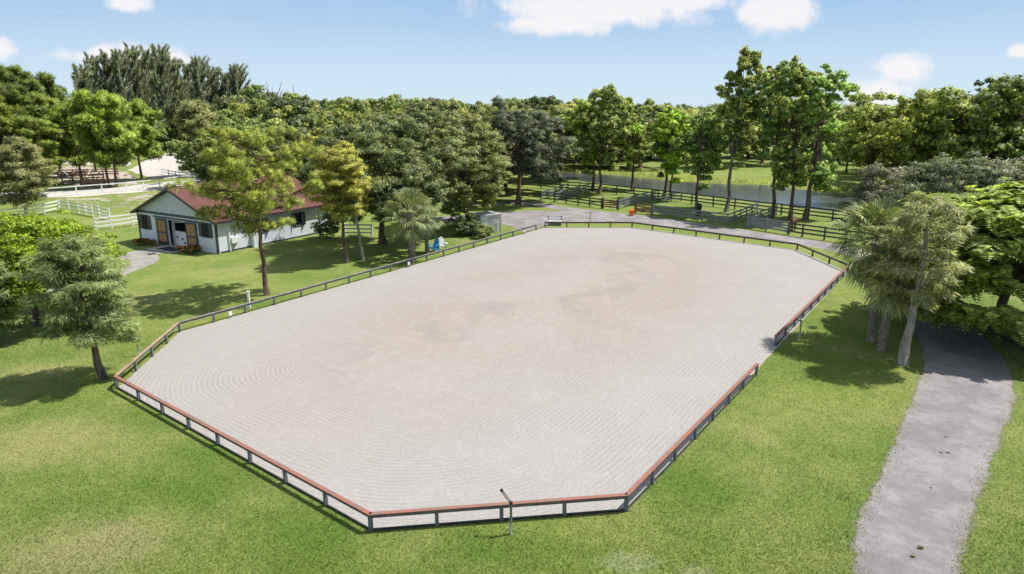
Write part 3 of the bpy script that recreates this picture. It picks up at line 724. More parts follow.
def limb_bm(rng, trunk_pts, trunk_r, targets, r0=.10, n=7, start=.55):
    bm = BM(); tube(bm, trunk_pts, trunk_r, 9)
    T = [Vector(p) for p in trunk_pts]
    for tg in targets:
        tg = Vector(tg); k = start+(1-start)*rng.random(); i = k*(len(T)-1); j = min(int(i), len(T)-2); p = T[j].lerp(T[j+1], i-j)
        mid = p.lerp(tg, .5)+Vector((rng.normal()*.15, rng.normal()*.15, .12*(tg-p).length*(rng.random()-.2)))
        r = r0*(.5+.5*rng.random()); tube(bm, [p, mid, tg], [r, r*.65, r*.2], 5)
    return bm
def wobble_trunk(rng, h, lean=(0, 0), k=6, w=.12):
    return [(lean[0]*(i/k)+(rng.normal()*w if i else 0), lean[1]*(i/k)+(rng.normal()*w if i else 0), h*i/k) for i in range(k+1)]

def gen_broad(seed, h, rx, ry, cb, nl, size, ncl=60, clr=(.16, .28), trunk=.26, dome=.5, bark='bark', aspect=.6, lobes=0, mat='leaf', shell=.5):
    """rounded broadleaf: crown from height cb*h to h, radii rx, ry, uneven clumps"""
    rng = np.random.default_rng(seed); cz = h*(cb+1)/2; rz = h*(1-cb)/2; cl = []
    lob = [(rng.uniform(0, 6.28), rng.uniform(.7, 1.15), rng.uniform(-.3, .6)) for _ in range(6)]
    while len(cl) < ncl:
        d = rng.normal(size=3); d /= np.linalg.norm(d)
        if d[2] < -dome: continue
        k = rng.uniform(.35, 1)**.5*1.0
        az = math.atan2(d[1], d[0]); f = 1+.16*math.sin(2*az+lob[0][0])+.13*math.sin(3*az+lob[1][0])+.10*math.sin(5*az+4*d[2]+lob[2][0])
        r = rng.uniform(*clr)*min(rx, ry)
        p = np.array([d[0]*rx*k*f, d[1]*ry*k*f, cz+d[2]*rz*k*(1+.12*math.sin(4*az+lob[3][0]))])
        cl.append((p, np.array([r*1.15, r*1.15, r*.8])))
    sub = []
    for p, r in cl:
        for _ in range(5):
            d = rng.normal(size=3); d /= np.linalg.norm(d); sub.append((p+d*r*.75, r*rng.uniform(.38, .66)))
    v, f = clump_leaves(rng, sub, nl, size, aspect, .35, shell=.4)
    crown = mesh_np('crown', v, f, M[mat], clump_leaves.n)
    tg = [cl[i][0]*np.array([.85, .85, 1])-np.array([0, 0, .1]) for i in rng.choice(len(cl), min(22, len(cl)), replace=False)]
    bm = limb_bm(rng, wobble_trunk(rng, cz, (0, 0), 6, .08*rx/4), [trunk*1.5]+[trunk*(1-.1*i) for i in range(1, 7)], tg, trunk*.5, start=.4)
    tm = bpy.data.meshes.new('trunk'); bm.to_mesh(tm); bm.free(); tm.materials.append(M[bark])
    return tm, crown
def gen_airy(seed, h, w, nl, size, lean=(0, 0), trunk=.2, ncl=26, cb=.38, bark='bark', split=2, clr=(.19, .33)):
    """tall open canopy: big separate clumps carried on upswept limbs with sky between"""
    rng = np.random.default_rng(seed); cl = []
    heads = [(lean[0]+rng.normal()*w*.35, lean[1]+rng.normal()*w*.3) for _ in range(split)]
    while len(cl) < ncl:
        z = cb+(1-cb)*rng.random()**.8; hd = heads[rng.integers(len(heads))]
        spread = w*(.40+.60*min(1, (z-cb)/(1-cb)*1.7))*(1-.45*max(0, (z-.75)/.25)**2); a = rng.uniform(0, 6.28); q = rng.random()**.5
        r = rng.uniform(*clr)*w
        if z > .93: spread *= .6
        p = np.array([hd[0]*(z)+math.cos(a)*spread*q, hd[1]*z+math.sin(a)*spread*q, z*h-r*.8])
        cl.append((p, np.array([r, r, r*rng.uniform(.85, 1.25)])))
    sub = []
    for p, r in cl:                                  # break each clump into a few tufts
        for _ in range(7):
            d = rng.normal(size=3); d /= np.linalg.norm(d); sub.append((p+d*r*.85, r*rng.uniform(.30, .58)))
    v, f = clump_leaves(rng, sub, nl, size, .6, .3, shell=.3)
    crown = mesh_np('crown', v, f, M['leaf'], clump_leaves.n)
    bm = limb_bm(rng, wobble_trunk(rng, h*.72, (lean[0]*.72, lean[1]*.72), 7, .10), [trunk*1.35]+[trunk*(1-.1*i) for i in range(1, 8)], [c[0] for c in cl], trunk*.42, start=.42)
    tm = bpy.data.meshes.new('trunk'); bm.to_mesh(tm); bm.free(); tm.materials.append(M[bark])
    return tm, crown
def gen_pine(seed, h, w, npuff, needles=60, nlen=.42, nw=.035, lean=(0, 0), cb=.42, trunk=.19, nb=26):
    """slash pine: bare trunk, spreading limbs, round puffs of needles at the twig ends"""
    rng = np.random.default_rng(seed); cl = []; tg = []
    for k in range(nb):
        z = cb+(1-cb)*(k+.5)/nb; s = (z-cb)/(1-cb); prof = (.72+.45*s if s < .35 else .88*math.sqrt(max(0, 1-((s-.35)/.68)**2))+.08)
        a = k*2.4+rng.normal()*.5; L = w*prof*rng.uniform(.7, 1.05)
        p0 = np.array([lean[0]*z, lean[1]*z, z*h-.2*L]); p1 = p0+np.array([math.cos(a)*L, math.sin(a)*L, L*rng.uniform(.0, .38)])
        p1[2] = min(p1[2], h-nlen*.6); tg.append((p0, p1))
        nt_ = max(2, int(npuff/nb*(.35+prof)))
        for q_ in range(nt_):
            u = rng.uniform(.5, 1.05) if q_ else 1.0
            q = p0+(p1-p0)*u+rng.normal(size=3)*np.array([.36, .36, .17])*w*.30*(1 if q_ else .2)
            q[2] = min(q[2], h-nlen*.5); cl.append((q, (p1-p0)))
            if q_ % 2: tg.append((p0+(p1-p0)*.45, q))
    c = np.array([k[0] for k in cl]); o = unit(np.array([k[1] for k in cl])); n = len(c)
    base = np.repeat(c, needles, 0); out = np.repeat(o, needles, 0); sz = np.repeat(rng.uniform(.7, 1.25, n), needles)
    d = unit(rng.normal(size=(n*needles, 3))+out*.25+np.array([0, 0, .40]))
    ln = (nlen*sz*(.75+.4*rng.random(n*needles)))[:, None]
    v, f = blades(base+d*ln*.25, base+d*ln*1.15, np.full(n*needles, nw), rng)
    crown = mesh_np('crown', v, f, M['needle'], np.repeat(unit(d*.8+np.array([0, 0, .4])), 4, 0))
    bm = BM(); tube(bm, wobble_trunk(rng, h*.95, lean, 9, .05), [trunk*1.25]+[trunk*(1-.095*i) for i in range(1, 10)], 9)
    for p0, p1 in tg:
        mid = (p0+p1)/2-np.array([0, 0, .12]); tube(bm, [p0, mid, p1], [trunk*.30, trunk*.2, trunk*.07], 5)
    tm = bpy.data.meshes.new('trunk'); bm.to_mesh(tm); bm.free(); tm.materials.append(M['pine_bark'])
    return tm, crown
def gen_cypress(seed, h, w, nb, per, cb=.22, blen=.34, bwid=.05, lean=(0, 0), trunk=.15, bark='bark', top=.25, droop=.5, flat=1.0, pk=.38):
    """bald cypress: layers of soft, feathery, slightly drooping sprays"""
    rng = np.random.default_rng(seed); B0, B1, tg, NN = [], [], [], []
    for k in range(nb):
        s = (k+rng.random())/nb; z = cb+(1-cb)*s
        prof = max(math.sqrt(max(0, 1-((s-pk)/(.63 if s > pk else .80))**2)), top)*(1-.25*max(0, s-.5)); a = k*2.39996+rng.normal()*.35; L = w*prof*rng.uniform(.65, 1.1)
        p0 = np.array([lean[0]*z, lean[1]*z, z*h]); dr = np.array([math.cos(a), math.sin(a), rng.uniform(.0, .45)])
        p1 = p0+dr*L; p1[2] = min(p1[2], h*1.02); tg.append((p0, p1))
        sd = np.array([-math.sin(a), math.cos(a), 0])
        u = rng.random(per)**.7; wd = (1-.55*u)*L*.40
        pts = p0+(p1-p0)*(.2+.85*u)[:, None]+sd*(rng.uniform(-1, 1, per)*wd)[:, None]
        pts[:, 2] += rng.normal(size=per)*.055*w*.5*flat-.12*L*(u**2)
        d = unit((p1-p0)*.45/L+rng.normal(size=(per, 3))*np.array([.6, .6, .35])-np.array([0, 0, droop]))
        ln = blen*(.6+.7*rng.random(per)); B0.append(pts); B1.append(pts+d*ln[:, None]); NN.append(unit(unit(pts-p0)*.55+np.array([0, 0, .65])+rng.normal(size=(per, 3))*.30))
    b0, b1 = np.concatenate(B0), np.concatenate(B1)
    v, f = blades(b0, b1, np.full(len(b0), bwid), rng)
    crown = mesh_np('crown', v, f, M['needle'], np.repeat(np.concatenate(NN), 4, 0))
    bm = BM(); tube(bm, wobble_trunk(rng, h*.95, lean, 8, .04), [trunk*1.35, trunk*1.1]+[trunk*(1-.115*i) for i in range(1, 8)], 9)
    for p0, p1 in tg[::2]: tube(bm, [p0, (p0+p1)/2, p1*.9+p0*.1], [trunk*.26, trunk*.17, trunk*.06], 4)
    tm = bpy.data.meshes.new('trunk'); bm.to_mesh(tm); bm.free(); tm.materials.append(M[bark])
    return tm, crown
def gen_casuarina(seed, h, w, n):
    """Australian pine: tall wispy plumes leaning with the wind"""
    rng = np.random.default_rng(seed); B0, B1, NN = [], [], []
    npl = 64
    for k in range(npl):
        s = (k+.5)/npl; a = rng.uniform(0, 6.28); z0 = h*(.12+.80*s)
        L = w*(.95-.55*s)*rng.uniform(.7, 1.3); tip = np.array([math.cos(a)*L*.60+.5*L*.5, math.sin(a)*L*.6, z0+L*1.25])
        if k == npl-1: tip = np.array([.6, 0, h])
        base = np.array([0, 0, z0]); m = int(n/npl); u = rng.random(m)
        p = base+(tip-base)*u[:, None]+rng.normal(size=(m, 3))*(.15*L*(1-.8*u)*.55)[:, None]
        d = unit((tip-base)/np.linalg.norm(tip-base)+rng.normal(size=(m, 3))*.25)
        B0.append(p); B1.append(p+d*(rng.uniform(.6, 1.6, m))[:, None]); NN.append(unit(unit(p-(base+(tip-base)*u[:, None]))*.8+np.array([0, 0, .4])))
    b0, b1 = np.concatenate(B0), np.concatenate(B1)
    v, f = blades(b0, b1, np.full(len(b0), .16), rng); crown = mesh_np('crown', v, f, M['needle'], np.repeat(np.concatenate(NN), 4, 0))
    bm = BM(); tube(bm, [(0, 0, 0), (0, 0, h*.5), (.3, 0, h*.95)], [.35, .22, .04], 8)
    tm = bpy.data.meshes.new('trunk'); bm.to_mesh(tm); bm.free(); tm.materials.append(M['grey_bark'])
    return tm, crown
def gen_palm(seed, h, fr=1.7, n=30, trunk=.20, lean=(0, 0), dead=5):
    """sabal palm: boot-ringed trunk, round head of drooping fan leaves"""
    rng = np.random.default_rng(seed); parts = []; stalk = BM(); top = np.array([lean[0], lean[1], h])
    for k in range(n+dead):
        a = k*2.39996+rng.normal()*.2; el = math.radians(80-115*(k/n)+rng.normal()*8) if k < n else math.radians(-62+rng.normal()*9)
        st = fr*.58*rng.uniform(.85, 1.15); dirv = np.array([math.cos(a)*math.cos(el), math.sin(a)*math.cos(el), math.sin(el)])
        p1 = top+dirv*st; p1[2] -= .12*st; tube(stalk, [Vector(top), Vector((top+p1)/2+np.array([0, 0, .06])), Vector(p1)], [.03, .024, .018], 4)
        side = np.cross(dirv, [0, 0, 1.]); side /= max(np.linalg.norm(side), .1); side = side*math.cos(.5)+np.array([0, 0, 1.])*rng.normal()*.25; side /= np.linalg.norm(side); upv = np.cross(side, dirv); m = 30
        th = np.linspace(-2.0, 2.0, m); L = fr*.46*(.66+.34*np.cos(th*.7))*rng.uniform(.9, 1.1)
        d = np.cos(th)[:, None]*dirv+np.sin(th)[:, None]*side+rng.normal(size=(m, 3))*.03
        midp = p1+d*(L*.62)[:, None]+upv*.05; tipp = p1+d*L[:, None]; tipp[:, 2] -= .26*L*(.6+.5*rng.random(m)); wv = np.cross(d, upv); wv = unit(wv)*.042
        v = np.stack([np.repeat(p1[None], m, 0), midp+wv, tipp, midp-wv], 1).reshape(-1, 3); parts.append((v, np.arange(4*m).reshape(m, 4)))
    v, f = join(parts); crown = mesh_np('fronds', v, f, M['frond'])
    bm = BM(); K = 14; tube(bm, [(lean[0]*(i/K)**1.5, lean[1]*(i/K)**1.5, h*i/K) for i in range(K+1)], [trunk*(1.25 if i == 0 else 1+.10*(i % 2)+(.18 if i > K-4 else 0)) for i in range(K+1)], 10)
    tm = bpy.data.meshes.new('trunk'); bm.to_mesh(tm); bm.free(); tm.materials.append(M['palm_trunk'])
    sm = bpy.data.meshes.new('stalks'); stalk.to_mesh(sm); stalk.free(); sm.materials.append(M['frond'])
    return tm, crown, sm
def gen_feather(seed, h, rx, ry, cb, nf, trunk=.3):
    """umbrella tree with arching pinnate fronds in tiers"""
    rng = np.random.default_rng(seed); cl = []
    for k in range(150):
        d = rng.normal(size=3); d /= np.linalg.norm(d)
        if d[2] < -.35: d[2] = -d[2]
        q = rng.uniform(.72, 1.0); az = math.atan2(d[1], d[0]); ff = 1+.10*math.sin(3*az+seed)+.07*math.sin(5*az)
        p = np.array([d[0]*rx*q*ff, d[1]*ry*q*ff, h*cb+(d[2]+.35)/1.35*h*(1-cb)*q]); cl.append((p, d))
    idx = rng.integers(len(cl), size=nf); c = np.array([k[0] for k in cl])[idx]; d = np.array([k[1] for k in cl])[idx]
    base = c+rng.normal(size=(nf, 3))*np.array([.5, .5, .16])
    az = rng.uniform(0, 6.28, nf); dirv = unit(np.stack([np.cos(az), np.sin(az), rng.uniform(-.85, .0, nf)], 1)+d*np.array([1.3, 1.3, .2]))
    L = rng.uniform(.55, 1.0, nf); side = unit(np.cross(dirv, np.array([0, 0, 1.])+rng.normal(size=(nf, 3))*.18)); parts = []; fnn = []
    for j in range(6):
        u = (j+1)/6.5
        for s in (-1, 1):
            wl = .30*math.sin(math.pi*(.25+.7*u))
            p = base+dirv*(L*u)[:, None]; p[:, 2] -= .22*L*u*u
            t = p+side*s*wl+dirv*.10; t[:, 2] -= .05
            pp = (p+t)/2; nn = np.cross(dirv, side); fnn.append(np.repeat(unit(d*.55+np.array([0, 0, .65])+rng.normal(size=(nf, 3))*.25), 4, 0)); parts.append(leaves(pp, nn, t-p, np.full(nf, wl*1.25), .62))
    v, f = join(parts); crown = mesh_np('crown', v, f, M['leaf'], np.concatenate(fnn))
    bm = limb_bm(rng, wobble_trunk(rng, h*.5, (0, 0), 5, .1), [trunk*1.4]+[trunk*(1-.1*i) for i in range(1, 6)], [cl[i][0] for i in range(26)], trunk*.5, start=.45)
    tm = bpy.data.meshes.new('trunk'); bm.to_mesh(tm); bm.free(); tm.materials.append(M['grey_bark'])
    return tm, crown

def plant(name, label, gen, p, color, cat='tree', rz=0, scale=(1, 1, 1), group=None):
    t = thing(name, label, cat, p, rz, group); t.scale = scale
    obj('trunk', gen[0], None, t)
    c = obj('fronds' if len(gen) > 2 else 'crown', gen[1], None, t); c.color = (*color, 1)
    if len(gen) > 2: s = obj('frond_stalks', gen[2], None, t); s.color = (*color, 1)
    return t

# leaf colours
LIVE = (.215, .260, .115); DARK = (.180, .225, .105); GREYOAK = (.200, .235, .155); MAHO = (.345, .420, .100); LIME = (.340, .470, .040)
PINE = (.380, .450, .110); CYP = (.300, .370, .160); YCYP = (.540, .560, .150); CAS = (.265, .310, .215); MID = (.290, .350, .115); YEL = (.365, .415, .115)
PALM = (.310, .370, .165); FEATH = (.380, .480, .105); GREY = (.245, .290, .185)

# ---- foreground and middle trees
plant('cypress_tree', 'feathery soft green cypress on a brown trunk at the left corner of the arena', gen_cypress(11, 6.4, 2.15, 62, 520, .30, .32, .035, (-.5, -.1), .15, 'bark', .2, .5, 1, .42), G(104, 379), CYP)
plant('broadleaf_tree', 'bright lime green round-crowned tree at the left edge of the lawn', gen_broad(21, 6.1, 4.1, 3.7, .10, 62000, .17, 110, (.15, .27), .2, .6, 'bark', .55), G(38, 324), LIME)
plant('cypress_tree', 'dull grey-green cypress poking in at the left edge in front of the lime tree', gen_cypress(12, 5.0, 1.6, 60, 240, .2, .34, .045, (0, 0), .12, 'bark'), G(-4, 345), CYP)
plant('cypress_tree', 'loose olive-green cypress behind the lime tree, in front of the timber corral', gen_cypress(13, 8.6, 3.0, 95, 250, .18, .5, .075, (.3, 0), .16, 'pale_bark'), G(27, 217), (0.400, 0.428, 0.202))
plant('pine_tree', 'tall slash pine with a bare trunk standing between the barn and the arena fence', gen_pine(31, 10.6, 3.9, 340, 110, .38, .036, (-.15, .1), .44, .17, 36), G(267, 295), PINE)
plant('cypress_tree', 'yellow-green cypress on a dark trunk right of the barn', gen_cypress(14, 8.8, 2.2, 46, 560, .40, .32, .045, (-.5, 0), .13, 'bark', .2, .15, .9, .5), G(347, 263), YCYP)
plant('cypress_tree', 'slender yellow-green cypress with a pale leaning trunk behind the dark-trunked one', gen_cypress(15, 9.2, 1.3, 60, 260, .5, .32, .05, (-1.0, .3), .11, 'pale_bark', .2, .25), G(363.5, 260), YCYP)
plant('oak_tree', 'dark green live oak on a brown trunk behind the two small palms', gen_broad(41, 10.8, 6.0, 5.4, .13, 85000, .25, 120, (.13, .24), .3, .75, 'bark', .5), G(383, 244), LIVE)
plant('oak_tree', 'broad olive-green oak with drooping twigs over the white shed', gen_broad(42, 10.4, 4.7, 5.0, .10, 85000, .24, 120, (.13, .23), .28, .85, 'bark', .45), G(466, 226), (.300, .345, .135))
plant('oak_tree', 'dark oak filling the space behind the live oak and the olive-green oak', gen_broad(43, 11.8, 6.0, 5.0, .10, 40000, .34, 100, (.14, .25), .28, .8, 'bark', .5), G(430, 205), DARK)
plant('oak_tree', 'grey-green oak with a dome crown and dark trunk at the bend of the gravel track', gen_broad(44, 12.0, 6.3, 5.4, .16, 80000, .25, 120, (.12, .22), .3, .8, 'bark', .45), G(518.5, 204), GREYOAK)
plant('shrub', 'dark leafy shrub at the back corner of the barn', gen_broad(45, 2.3, 1.1, 1.1, .05, 4500, .17, 24, (.3, .5), .05, .9), G(327, 238), DARK, 'shrub')

palm = gen_palm(51, 3.9, 2.3, 30, .26, (0, 0), 4); palm2 = gen_palm(52, 3.2, 1.75, 22, .16, (0, 0), 3)
plant('palm_tree', 'stout sabal palm standing behind the barn-side rail', palm, G(412, 261), PALM)
plant('palm_tree', 'smaller slim-trunked palm just right of the stout sabal palm', palm2, G(427, 253), PALM)

MAH = [gen_airy(61, 17.0, 3.3, 22000, .34, (.5, 0), .24, 34, .34, 'grey_bark', 2), gen_airy(62, 16.4, 3.4, 23000, .34, (-.2, .3), .22, 31, .30, 'bark', 2),
       gen_airy(63, 16.2, 3.7, 25000, .34, (.6, 0), .28, 33, .26, 'bark', 3), gen_airy(64, 12.4, 3.4, 22000, .33, (.3, 0), .2, 34, .27, 'bark', 2),
       gen_airy(65, 11.6, 3.0, 19000, .33, (-.3, .2), .17, 30, .26, 'bark', 2)]
gm = 'mahogany trees in the paddocks along the canal'
def hscale(u, vb, vt, h): k = height_at(u, vb, vt)/h; return k
def mah(i, u, vb, vt, rz, label, wx=1.0, color=MAHO):
    k = hscale(u, vb, vt, [17.0, 16.4, 16.2, 12.4, 11.6][i]); return plant('mahogany_tree', label, MAH[i], G(u, vb), color, 'tree', rz, (wx, wx, k), gm)
mah(3, 592, 191, 92, .3, 'mahogany with a twin dark trunk left of the first canal gap', 1.1)
mah(4, 599, 194, 86, 2.1, 'dark-trunked mahogany with a branching low limb, right of the twin trunk', 1.2, MID)
mah(4, 632, 190, 98, 4.0, 'mahogany between the twin trunks and the leaning one by the water', 1.15, MAHO)
mah(3, 664, 199, 104, 1.2, 'yellow-green mahogany on a leaning dark trunk beside the canal fence', 1.05, (0.324, 0.468, 0.057))
mah(4, 671, 198, 108, 5.2, 'darker mahogany right behind the leaning yellow-green one', .9, MID)
mah(3, 697, 209, 107, 3.3, 'mahogany whose trunk rises behind the dark horse', .95, (0.276, 0.402, 0.099))
mah(0, 726, 212, 52, .2, 'tall open mahogany with a pale slanting trunk, left of the tallest trio', .95)
mah(1, 772, 217, 58, 1.0, 'tall mahogany with a straight dark trunk, middle of the tallest trio', .95, (0.221, 0.332, 0.099))
mah(2, 790, 220, 60, 2.6, 'tall mahogany with a thick dark trunk beside the brown horse', .75, MAHO)
mah(2, 805, 220, 66, 0, 'tall mahogany with a broad leaning pale trunk, right of the tallest trio', 1.0, (0.290, 0.428, 0.099))

# right-hand palms, cypress, feathery tree and grey shrub mass
pal3 = gen_palm(53, height_at(871, 341, 238), 2.5, 40, .21, (-.35, .1), 10); pal4 = gen_palm(54, height_at(881, 350, 268), 2.1, 30, .20, (.25, 0), 10)
plant('palm_tree', 'shaggy sabal palm leaning over the right corner of the arena', pal3, G(871, 341), PALM)
plant('palm_tree', 'lower palm hung with old fronds between the shaggy palm and the pale cypress', pal4, G(881, 350), (0.408, 0.432, 0.180))
plant('cypress_tree', 'pale drooping cypress on a leaning trunk at the edge of the gravel drive', gen_cypress(16, height_at(903, 364, 196), 1.7, 44, 260, .36, .38, .04, (.25, .1), .2, 'pale_bark', .3, .6, 1.6, .5), G(903, 364), (.430, .470, .230))
plant('feathery_tree', 'wide bright green tree with fern-like leaves right of the drive', gen_feather(71, 8.3, 5.9, 5.6, .22, 10000), (26.6, 35.6, 0), FEATH)
plant('shrub_tree', 'grey-green multi-stemmed shrub tree behind the palms on the right', gen_broad(46, 7.6, 5.4, 4.2, .05, 30000, .26, 90, (.14, .26), .18, .8, 'grey_bark', .4), G(935, 232)+Vector((1, 0, 0)), GREY)
plant('shrub_tree', 'grey-green shrub tree at the canal end of the pale shrub mass', gen_broad(47, 6.0, 3.6, 3.4, .05, 16000, .26, 60, (.16, .28), .15, .8, 'grey_bark', .4), G(885, 222), (0.317, 0.324, 0.264))
plant('shrub_tree', 'dark grey-green shrub tree at the right end of the pale shrub mass', gen_broad(48, 7.2, 4.6, 4.0, .05, 20000, .28, 60, (.16, .28), .15, .8, 'grey_bark', .4), G(1015, 235), (0.235, 0.259, 0.186))
BIG = [gen_broad(81, 14.0, 6.0, 5.6, .22, 26000, .42, 46, (.18, .32), .34, .5, 'bark', .6, shell=.35), gen_airy(82, 15.5, 5.6, 30000, .42, (0, 0), .34, 46, .18, 'bark', 3), gen_broad(83, 13.0, 5.6, 5.2, .2, 24000, .42, 40, (.2, .34), .34, .5, 'bark', .6, shell=.35)]
for (i, u, vb, vt, w, c_, lab) in [
        (1, 905, 207, 88, 1.0, (0.34, 0.40, 0.090), 'yellow-green spreading tree rising behind the grey shrubs, nearest the cloud'),
        (0, 962, 212, 84, .95, (0.29, 0.37, 0.085), 'tall green tree behind the grey shrubs, in the middle of the right-hand group'),
        (1, 1010, 214, 74, 1.0, (0.22, 0.29, 0.080), 'tallest dark green tree of the right-hand group, near the frame edge'),
        (2, 935, 198, 100, 1.0, (0.37, 0.42, 0.100), 'bright yellow-green round tree between the taller ones on the right'),
        (2, 868, 192, 108, .8, (0.31, 0.38, 0.090), 'green tree on the far bank just left of the right-hand group'),
        (0, 1060, 215, 80, 1.0, (0.29, 0.37, 0.085), 'green tree cut off by the right edge above the feathery tree'),
        (0, 995, 190, 96, 1.0, (0.36, 0.40, 0.100), 'yellow-tinged tree in the gap of the right-hand group')]:
    h0 = (14.0, 15.5, 13.0)[i]; plant('broadleaf_tree', lab, BIG[i], G(u, vb), c_, 'tree', u*.37, (w, w, hscale(u, vb, vt, h0)))

# ---- left-hand pines, casuarinas and the woods: built once each, then copied
PINES = [gen_pine(91+k, 12.5, 4.3, 330, 60, .75, .13, (.3*k-.3, 0), .28, .22, 34) for k in range(3)]
protoP = [plant('pine_tree', 'x', g, (0, 0, 0), PINE) for g in PINES]
usedP = set()
def put(protos, used, i, p, rz, sc, label, group, color):
    o = protos[i]
    if i not in used:
        used.add(i); o.location = p; o.rotation_euler = (0, 0, rz); o.scale = sc; o['label'] = label
        if group: o['group'] = group
        for ch in o.children: ch.color = (*color, 1)
        return o
    return dup(o, p, rz, label, group, sc, color)
rng = random.Random(4)
lab1 = 'dense dark green pine in the tall stand at the far left'
for k, (u, vb, vt) in enumerate([(-25, 178, 74), (5, 176, 66), (30, 172, 68), (48, 170, 74), (18, 182, 84), (-8, 188, 92), (60, 168, 84), (38, 180, 94), (62, 178, 100), (8, 186, 108), (45, 186, 118)]):
    put(protoP, usedP, k % 3, G(u, vb), k*1.3, (1.15, 1.15, hscale(u, vb, vt, 12.5)), lab1, 'tall pines at the far left', (.190, .260, .075) if k < 5 else (.260, .335, .085))
for k, (u, vb, vt, lab) in enumerate([(109, 187, 92, 'bright green pine on two thin dark trunks beside the timber corral'), (117, 187, 96, 'bright green pine just right of the corral trunks'), (82, 183, 104, 'bright green pine standing behind the timber corral'), (142, 180, 100, 'rightmost bright green pine, at the edge of the far sand paddock'), (96, 172, 98, 'mid green pine behind the corral, left of the casuarinas')]):
    put(protoP, usedP, k % 3, G(u, vb), k*2.1+.4, (.95, .95, hscale(u, vb, vt, 12.5)), lab, 'bright pines round the corral', (0.345, 0.467, 0.104))
CASP = [plant('casuarina_tree', 'x', gen_casuarina(101+k, 25, 6.0, 15000), (0, 0, 0), CAS) for k in range(3)]; usedC = set()
for k, (u, vb, vt) in enumerate([(92, 152, 72), (104, 150, 62), (118, 150, 57), (131, 151, 47), (144, 150, 52), (158, 149, 55), (170, 151, 53), (183, 150, 54), (196, 149, 60), (207, 151, 63), (220, 150, 66), (232, 150, 68), (243, 151, 72), (112, 148, 76), (151, 147, 66), (177, 147, 66), (214, 147, 76)]):
    put(CASP, usedC, k % 3, G(u, vb), 0.25*rng.uniform(-1, 1), (1, 1, hscale(u, vb, vt+rng.uniform(-6, 9), 25)), 'tall dark wispy casuarina in the row against the sky at left', 'casuarina row against the sky', CAS)
plant('cypress_tree', 'olive cypress with two thin trunks at the right end of the far sand paddock', gen_cypress(17, 9.5, 3.4, 70, 170, .54, .7, .11, (0, 0), .18, 'bark', .3, .4), G(201, 176), (0.373, 0.402, 0.186), 'tree', 0, (1, 1, hscale(201, 176, 103, 9.5)))

WOOD = [gen_broad(111, 10, 5.2, 5.0, .10, 15000, .45, 46, (.17, .30), .28, .6, 'bark', .6, shell=.4), gen_broad(112, 10, 4.6, 4.9, .10, 14000, .44, 40, (.18, .30), .25, .6, 'bark', .6, shell=.4),
        gen_airy(113, 10, 4.8, 16000, .44, (0, 0), .25, 44, .10, 'bark', 3), gen_broad(114, 10, 5.6, 5.2, .12, 16000, .46, 34, (.2, .36), .3, .6, 'bark', .6, shell=.35)]
protoW = [plant('woodland_tree', 'x', g, (0, 0, 0), MID) for g in WOOD]; usedW = set()
WLAB = {'dark': 'dark green woodland tree in the thick wood behind the barn and oaks', 'mid': 'mid green woodland tree in the thick wood behind the barn and oaks', 'yel': 'yellow-green woodland tree in the thick wood behind the barn and oaks'}
def wood(p, h, kind, r=None, labels=WLAB, group='woodland trees behind the barn', w=1.0):
    c0 = {'dark': DARK, 'mid': MID, 'yel': YEL}[kind]; j = rng.uniform(.88, 1.15); c0 = (c0[0]*j*rng.uniform(.9, 1.15), c0[1]*j, c0[2]*j)
    i = rng.randrange(4) if r is None else r
    return put(protoW, usedW, i, p, rng.uniform(0, 6.28), (w*rng.uniform(.85, 1.15), w*rng.uniform(.85, 1.15), h/10), labels[kind], group, c0)
# first ranks, placed to give the canopy line of the photograph
for (u, vb, vt, kind) in [(232, 186, 128, 'mid'), (256, 186, 116, 'mid'), (280, 192, 124, 'mid'), (302, 196, 132, 'dark'), (326, 198, 118, 'yel'), (352, 205, 122, 'mid'), (300, 184, 110, 'yel'),
                          (340, 186, 108, 'yel'), (372, 192, 106, 'mid'), (400, 196, 112, 'dark'), (264, 176, 104, 'mid'), (256, 170, 110, 'dark'), (478, 196, 112, 'mid'), (505, 192, 112, 'dark'),
                          (450, 190, 106, 'dark'), (412, 186, 104, 'mid'), (246, 168, 120, 'dark'), (238, 152, 108, 'dark'), (188, 151, 116, 'mid'), (166, 150, 114, 'dark'), (148, 150, 108, 'dark'),
                          (208, 152, 104, 'dark'), (128, 154, 104, 'mid'), (108, 160, 100, 'dark'), (246, 166, 100, 'dark'), (262, 164, 90, 'mid'), (540, 182, 116, 'dark'), (560, 180, 110, 'mid')]:
    wood(G(u, vb), height_at(u, vb, vt), kind)
# thicket scattered through the wood
placed = []
tries = 0
while len(placed) < 110 and tries < 8000:
    tries += 1; y = rng.uniform(96, 235); u = rng.uniform(150, 575); p = Vector(((u-512)/F_PX*y*1.02, y, 0))
    if u < 245 and y < 190: continue
    if u > 500 and y < 150: continue
    if any((p-q).length < 6.2+y*.012 for q in placed): continue
    placed.append(p); wood(p, rng.uniform(9.5, 13.2)*(1 if y < 150 else 1.08), rng.choice(['dark', 'mid', 'mid', 'yel']))
